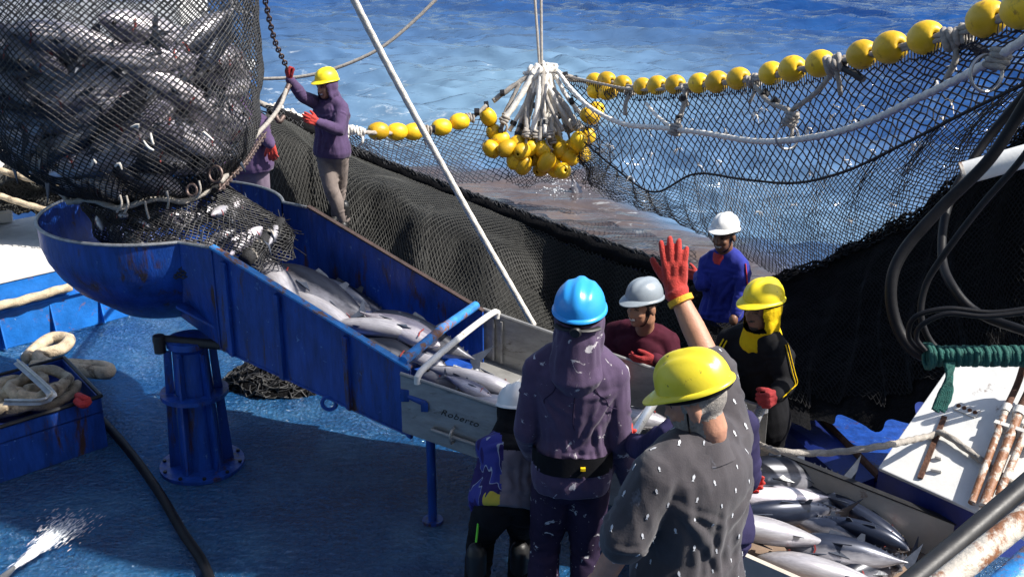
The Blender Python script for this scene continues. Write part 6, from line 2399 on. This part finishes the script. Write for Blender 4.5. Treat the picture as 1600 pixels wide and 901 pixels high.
# support boat seen dimly through the bag: white wheelhouse with a red ring buoy
bt = empty("work_boat", Vector((-6.6, 18, -1.4)), "white and blue work boat seen through the brail bag's netting", "boat")
hx0, hx1 = -9.2, -4.6
hull = MB()
ringsH = []
for i in range(13):
    t = i / 12
    x = lerp(hx0 - 1.2, hx1 + .4, t)
    w = 1.1 * (1 - (2 * t - 1) ** 4) + .05
    ringsH.append([Vector((x, 18 - w, .55)), Vector((x, 18 - w * .9, -.6)), Vector((x, 18 - w * .4, -1.75)), Vector((x, 18 + w * .4, -1.75)), Vector((x, 18 + w * .9, -.6)), Vector((x, 18 + w, .55))])
hull.loft(ringsH)
hull.build("hull", M['blue_worn'], bt, True, auto=40)
MB().box(((hx0 + hx1) / 2, 18, 1.65), (3.6, 1.6, 2.2)).build("wheelhouse", M['white_paint'], bt, True, bevel=.05)
MB().box(((hx0 + hx1) / 2, 18, .62), (4.9, 2.1, .12)).build("rail", M['white_paint'], bt, False)
for k in range(3):
    MB().box(((hx0 + hx1) / 2 - 1.1 + 1.1 * k, 17.195, 2.15), (.7, .02, .55)).build("window", M['black_steel'], bt, False)
buoy = MB().torus((0, 0, 0), .27, .085, Matrix.Rotation(R(90), 3, 'X'), 30, 10).build("ring_buoy", M['red'], None)
buoy.location = W(163, 18, 17.1)
tag(buoy, "red ring buoy hung on the white work boat", "ring buoy")

# blue box of rope
cA = WZ(169, 697, 0)
cB = Vector((-3.12, 6.95, 0))
f1 = Vector((-.70, -.66, 0)).normalized()
f2 = (cB - cA); f2.z = 0
f2.normalize()
bh, bl, bwid = .36, 1.1, .78
box = empty("rope_box", cA + f1 * .5 + f2 * .4, "low blue steel box holding coiled tan rope, by the hose", "box")
c1, c2, c3, c4 = cA, cA + f1 * bl, cA + f1 * bl + f2 * bwid, cA + f2 * bwid
for a, b, nm in ((c1, c2, "side"), (c2, c3, "side"), (c3, c4, "side"), (c4, c1, "side")):
    ctr = (c1 + c3) / 2
    nrm = Vector(((b - a).y, -(b - a).x, 0)).normalized()
    if nrm.dot(ctr - (a + b) / 2) < 0:
        nrm = -nrm
    d = (b - a).normalized() * .002
    MB().slab([a + d, b - d, b - d + Zv * bh, a + d + Zv * bh], nrm * .02).build("side_plate", M['blue'], box, False, bevel=.004)
    MB().tube([a + Zv * (bh + .004), b + Zv * (bh + .004)], .014, 8).build("rim_bar", M['black_steel'], box)
MB().slab([c1 + Zv * .26, c2 + Zv * .26, c3 + Zv * .26, c4 + Zv * .26], (0, 0, -.01)).build("false_floor", M['navy'], box, False)
coil = empty("coiled_rope", (c1 + c3) / 2 + Zv * .3, "tan rope coiled inside the blue box", "rope")
rgc = random.Random(8)
cc = (c1 + c3) / 2 + f1 * -.05
for k in range(5):
    pts = []
    off = f1 * rgc.uniform(-.22, .28) + f2 * rgc.uniform(-.12, .10)
    r1, r2 = rgc.uniform(.13, .26), rgc.uniform(.10, .2)
    for i in range(15):
        th = 2 * math.pi * i / 11 + k
        pts.append(cc + off + f1 * r1 * math.cos(th) + f2 * r2 * math.sin(th) + Zv * (.30 + .03 * k + .02 * math.sin(i * 1.9)))
    rope("coil", pts, .034, M['rope_tan'], coil, n=130)
clamp = empty("steel_angle", WZ(45, 610, .46), "bent grey steel angle bar lying on the coiled rope", "tool")
pp = [WZ(28, 566, .50), WZ(78, 612, .48), WZ(76, 622, .48), WZ(64, 629, .48), WZ(8, 629, .47)]
q = spline(pp, 26)
mbk = MB()
mbk.tube(q, .030, 4, flat=.35)
mbk.build("bar", M['steel'], clamp, False)
mbk = MB().tube([p + Vector((0, 0, .02)) for p in q], .008, 6)
mbk.build("web", M['steel'], clamp)
rr_ = MB().tube(spline([WZ(122, 618, .40), WZ(130, 622, .42), WZ(138, 626, .40), WZ(130, 632, .40), WZ(120, 626, .40)], 20), .025, 8).build("red_rag", M['red_cloth'], None)
tag(rr_, "scrap of red cloth in the corner of the blue box", "rag")

hz_ = empty("fire_hose", WZ(100, 560, 0), "thick tan hose lying in loops on the lit deck behind the box", "hose")
pts = [WZ(42, 560, .05), WZ(55, 545, .05), WZ(80, 528, .06), WZ(108, 530, .06), WZ(95, 545, .05), WZ(60, 555, .05), WZ(75, 568, .05), WZ(120, 570, .05), WZ(165, 574, .06), WZ(168, 582, .05), WZ(140, 580, .05), WZ(100, 575, .05), WZ(50, 572, .05)]
rope("loop", pts, .048, M['rope_tan'], hz_, n=220, depth=.03)
dh = MB().tube(spline([WZ(140, 640, .03), WZ(165, 662, .03), WZ(205, 708, .03), (WZ(248, 768, .03)), WZ(285, 830, .03), WZ(318, 880, .03), WZ(345, 950, .03)], 70), .028, 12).build("deck_hose", M['rubber'], None)
tag(dh, "black rubber hose running across the wet deck from the blue box", "hose")
# wash-down nozzle and its jet
nz = empty("hose_nozzle", WZ(10, 895, .12), "wash-down hose nozzle at the lower left corner, spraying the deck", "nozzle")
n0, n1 = WZ(-60, 960, .25), WZ(22, 886, .14)
MB().tube([n0, n0.lerp(n1, .6)], .028, 12).build("hose_end", M['rubber'], nz)
MB().tube([n0.lerp(n1, .58), n0.lerp(n1, .75), n1], [.024, .02, .012], 12).build("spout", M['steel'], nz)
n2 = WZ(110, 822, .01)
spr = MB()
rgs = random.Random(77)
for i in range(1700):
    t = rgs.random() ** .8
    sp_ = .008 + .075 * t * t
    p = n1.lerp(n2, t) + Vector((rgs.gauss(0, sp_), rgs.gauss(0, sp_), abs(rgs.gauss(0, sp_ * .35))))
    p.z = max(.008, p.z)
    d = (n2 - n1).normalized() * rgs.uniform(.01, .05) * (1 - .5 * t)
    r_ = rgs.uniform(.0005, .0017)
    spr.tube([p - d, p, p + d], [r_ * .3, r_, r_ * .3], 3)
so = spr.build("water_spray", M['spray'], None)
tag(so, "white jet of wash-down water hitting the deck", None, None, "stuff")

# dark tangle of net on the deck behind the chute
def tang(u, v):
    c = WZ(440, 598, .0)
    th = 2 * math.pi * u
    r = math.sin(math.pi * v / 2)
    p = c + Vector((.42 * r * math.cos(th), .26 * r * math.sin(th), .17 * math.cos(math.pi * v / 2)))
    return p + Vector((.05, .05, .04)) * fbm2(p, 5, 2)


tg = empty("net_scrap", WZ(440, 598, 0), "dark tangle of old net on the deck beneath the chute", "fishing net")
surf_mesh("bed", lambda u, v: tang(u, v) - Vector((0, 0, .01)), 40, 14, M['net_dark'], tg)
net_sheet("webbing", grid_from(tang, 90, 30), .005, M['net'], tg, jit=.012, seed=30)

# ================================================================== RIGHT SIDE: HOSES, PIPE, WHITE HOUSING, RAILS
wp = empty("boom_pipe", W(1560, 255, 6.3), "white pipe end with rust sticking out above the black net", "pipe")
e0, e1 = W(1506, 271, 6.2), W(1680, 222, 6.0)
MB().tube([e0, e1], .066, 20, True).build("barrel", M['white_paint'], wp)
MB().tube([e0 + (e0 - e1).normalized() * .012, e0 - (e0 - e1).normalized() * .004], .067, 20).build("end_cap", M['rust_pipe'], wp)

HOS = [("thick black hydraulic hose making the widest loop at the net", .031, [(1660, 60, 5.3), (1600, 165, 5.5), (1545, 250, 5.6), (1470, 325, 5.7), (1410, 395, 5.75), (1392, 450, 5.75), (1402, 510, 5.75), (1435, 552, 5.7), (1500, 560, 5.6)]),
       ("black hydraulic hose behind the white pipe, dropping to the housing", .026, [(1650, 90, 6.1), (1590, 160, 6.4), (1530, 235, 6.5), (1482, 320, 6.4), (1472, 400, 6.2), (1490, 450, 6.0), (1530, 490, 5.9), (1610, 520, 5.7)]),
       ("thin black hose hanging in front of the thick loop", .017, [(1650, 170, 5.2), (1595, 250, 5.3), (1530, 325, 5.4), (1470, 405, 5.5), (1445, 450, 5.55), (1440, 500, 5.55), (1465, 545, 5.55), (1520, 562, 5.5)]),
       ("thin black cable looped above the green lashing", .013, [(1620, 480, 5.3), (1550, 488, 5.35), (1480, 482, 5.4), (1430, 495, 5.45), (1420, 525, 5.5), (1440, 552, 5.5)]),
       ("second thin cable nested inside the loop above the green lashing", .013, [(1620, 486, 5.25), (1540, 494, 5.3), (1480, 490, 5.35), (1440, 508, 5.4), (1432, 528, 5.45), (1446, 548, 5.45)])]
for lab, r_, pts in HOS:
    o = MB().tube(spline([W(*p) for p in pts], 90), r_, 12).build("hydraulic_hose", M['rubber'], None)
    tag(o, lab, "hose", "hydraulic hoses at the right edge")
gl = empty("green_lashing", W(1510, 558, 5.45), "green rope wound tightly round the hoses above the white housing", "rope")
g0, g1 = W(1446, 556, 5.5), W(1640, 556, 5.35)
coilp = []
nt = 34
for i in range(nt * 8 + 1):
    t = i / (nt * 8)
    th = 2 * math.pi * i / 8
    c = g0.lerp(g1, t)
    coilp.append(c + Vector((0, math.cos(th), math.sin(th))) * (.043 + (.016 if t < .06 else 0) + .005 * math.sin(i * .3)))
MB().tube(coilp, .0135, 6).build("winding", M['rope_green'], gl, True, auto=0)
for k in range(7):
    a = W(1478 + 2 * k, 566, 5.42)
    rope("loose_tail", [a, W(1480 + k, 590, 5.4), W(1468 + 3 * k, 615, 5.4), W(1458 + 3 * k, 640 + 2 * (k % 3), 5.4)], .010, M['rope_green'], gl, n=30)

mach = empty("winch_housing", WZ(1450, 765, .0), "white slanted steel housing with rust stains and bolted slots", "machine")
TL, TR, BR_, BL = W(1490, 562, 6.45), W(1660, 528, 6.35), W(1528, 800, 5.62), W(1372, 730, 6.05)
BR2 = BL + (BR_ - BL) * 1.6 if False else W(1640, 845, 5.3)
poly = [BL, BR_, BR2, TR, TL]
nrm = (BR_ - BL).cross(TL - BL).normalized()
if nrm.y > 0:
    nrm = -nrm
# flatten to one plane
poly = [p - nrm * (p - BL).dot(nrm) for p in poly]
BL, BR_, BR2, TR, TL = poly
MB().slab(poly, -nrm * .05).build("cover_plate", M['white_paint'], mach, False, bevel=.006)
MB().slab([BL - nrm * .02 - Zv * .003, BR_ - nrm * .02 - Zv * .003, Vector((BR_.x, BR_.y, .0)) - nrm * .02, Vector((BL.x, BL.y, .0)) - nrm * .02], -nrm * .03).build("skirt_plate", M['navy'], mach, False)
MB().slab([BL - nrm * .051, TL - nrm * .051, Vector((TL.x, TL.y + .2, -.4)), Vector((BL.x, BL.y + .1, -.4))], (.03, .0, 0)).build("side_plate", M['navy'], mach, False)


def on_plate(px, py, lift=.003):
    d = (W(px, py, 1.0) - cam.location)
    t = (BL - cam.location).dot(nrm) / d.dot(nrm)
    return cam.location + d * t + nrm * lift


def plate_bar(name, a, b, w, mat, h=.012, parent=None):
    a, b = on_plate(*a), on_plate(*b)
    x = (b - a).normalized(); y = nrm.cross(x)
    return MB().slab([a - y * w, b - y * w, b + y * w, a + y * w], nrm * h).build(name, mat, parent or mach, False)


plate_bar("slot_bar", (1438, 748), (1476, 652), .014, M['rust'])
pb = plate_bar("bolt_plate", (1494, 634), (1528, 648), .030, M['white_dirty'], .008)
for t_ in (.12, .38, .63, .88):
    c = on_plate(lerp(1494, 1528, t_), lerp(634, 648, t_), .011)
    MB().ellipsoid(c, (.013, .013, .013), None, 10, 6).build("bolt", M['rust'], mach)
plate_bar("rung", (1455, 735), (1472, 738), .006, M['white_dirty'], .02)
plate_bar("rung", (1462, 715), (1472, 718), .006, M['white_dirty'], .02)
for (a, b, r_) in (((1520, 795), (1572, 655), .020), ((1538, 800), (1592, 660), .026), ((1562, 782), (1612, 665), .020)):
    p0, p1 = on_plate(*a, .05), on_plate(*b, .06)
    MB().tube([p0, p1], r_, 12).build("pipe", M['rust_pipe'], mach)
    MB().tube([p1, p1 + (p1 - p0).normalized() * .05], r_ * 1.3, 12).build("pipe_coupling", M['white_dirty'], mach)
    MB().tube(spline([p1 + (p1 - p0).normalized() * .045, p1 + (p1 - p0).normalized() * .2 + Vector((.02, 0, .05)), p1 + Vector((.12, .1, .42))], 14), r_ * .95, 12).build("feed_hose", M['rust'], mach)
plate_bar("pipe_strap", (1556, 672), (1640, 700), .012, M['white_dirty'], .075)
# speckled mooring line tied to the housing
ml = rope("speckled_line", [WZ(1180, 692, .50), W(1215, 704, 5.75), W(1290, 707, 5.75), W(1380, 696, 5.7), on_plate(1455, 686, .03), on_plate(1476, 684, .035), on_plate(1520, 714, .03), on_plate(1590, 765, .02), on_plate(1640, 800, .02)], .018, M['rope_grey'], None, n=200)
tag(ml, "grey speckled rope stretched from the trough to the white housing", "rope")
# blue wedge shaped coaming under the curtain
cm = empty("blue_coaming", WZ(1320, 690, .0), "dark blue steel coaming with rusty edge below the black net", "coaming")
q1, q2, q3, q4 = WZ(1262, 630, .10), WZ(1267, 629, .12), WZ(1375, 737, .12), WZ(1370, 741, .10)
MB().slab([q1, q2, q3, q4], (0, 0, -.04)).build("rusty_edge", M['rust'], cm, False)
q5, q6 = WZ(1440, 650, .10), WZ(1420, 705, .10)
MB().slab([q2 + Vector((.012, 0, -.01)), WZ(1300, 618, .11), q5, q6, q3 + Vector((.012, 0, -.01))], (0, 0, -.5)).build("top_plate", M['blue'], cm, False)
MB().slab([q1 - Vector((.01, 0, .02)), q4 - Vector((.01, 0, .02)), WZ(1330, 760, .02), WZ(1190, 640, .02)], (0, 0, -.4)).build("sill_plate", M['navy'], cm, False)
q7, q8 = WZ(1345, 735, .05), WZ(1520, 820, .05)
MB().slab([q4 + Vector((0, 0, -.05)), WZ(1525, 812, .10), WZ(1512, 830, .02), WZ(1300, 725, .02)], (0, 0, -.3)).build("sill_plate", M['navy'], cm, False)

# guard rails of our own upper deck at the lower right corner
rl = empty("guard_rail", W(1560, 860, 3.0), "rusting blue and white guard rail crossing the lower right corner", "railing")
MB().tube([W(1380, 985, 2.75), W(1640, 778, 3.05)], .034, 18).build("top_pipe", M['rust_pipe'], rl)
MB().tube([W(1500, 985, 2.9), W(1700, 800, 3.2)], .05, 18).build("lower_pipe", M['blue_edge'], rl)
bl = MB().tube([W(1392, 935, 3.6), W(1500, 845, 3.85), W(1680, 690, 4.2)], .038, 14).build("black_rail", M['black_steel'], None)
tag(bl, "black oily rail behind the rusting guard rail", "railing")

# splash where a fish breaks the surface, inside the pursed net
sp_c = WZ(868, 300, SEA_Z)
spm = MB()
nn_ = 30
ringsS = []
for j in range(9):
    rr = .02 + .20 * j / 8
    ringsS.append([sp_c + Vector((rr * math.cos(2 * math.pi * i / nn_) * 1.3, rr * .8 * math.sin(2 * math.pi * i / nn_), .01 + max(-.03, (.10 * math.exp(-(rr / .13) ** 2) - .012) * (1 + .9 * noise.noise(Vector((math.cos(2 * math.pi * i / nn_) * 2, math.sin(2 * math.pi * i / nn_) * 2, rr * 9))))))) for i in range(nn_)])
for i in range(120):
    a = rgs.uniform(0, 6.28); rr = abs(rgs.gauss(0, .26)); h = max(0, rgs.gauss(.12, .16)) * math.exp(-rr * 1.6) * 2
    p = sp_c + Vector((rr * math.cos(a), rr * .8 * math.sin(a), .03 + h))
    s_ = rgs.uniform(.004, .012)
    spm.ellipsoid(p, (s_ * 1.4, s_, s_), None, 6, 4)
so = spm.build("water_splash", M['spray'], None)
tag(so, "white splash in the murky water below the bunched floats", None, None, "stuff")
t0 = sp_c + Vector((.28, .1, .12))
put_fish(t0 + Vector((.2, 0, -.5)), t0 + Vector((-.02, 0, .2)), (1, .2, 0), 0, "tuna tail breaking the murky water beside the splash", "tuna in the water")
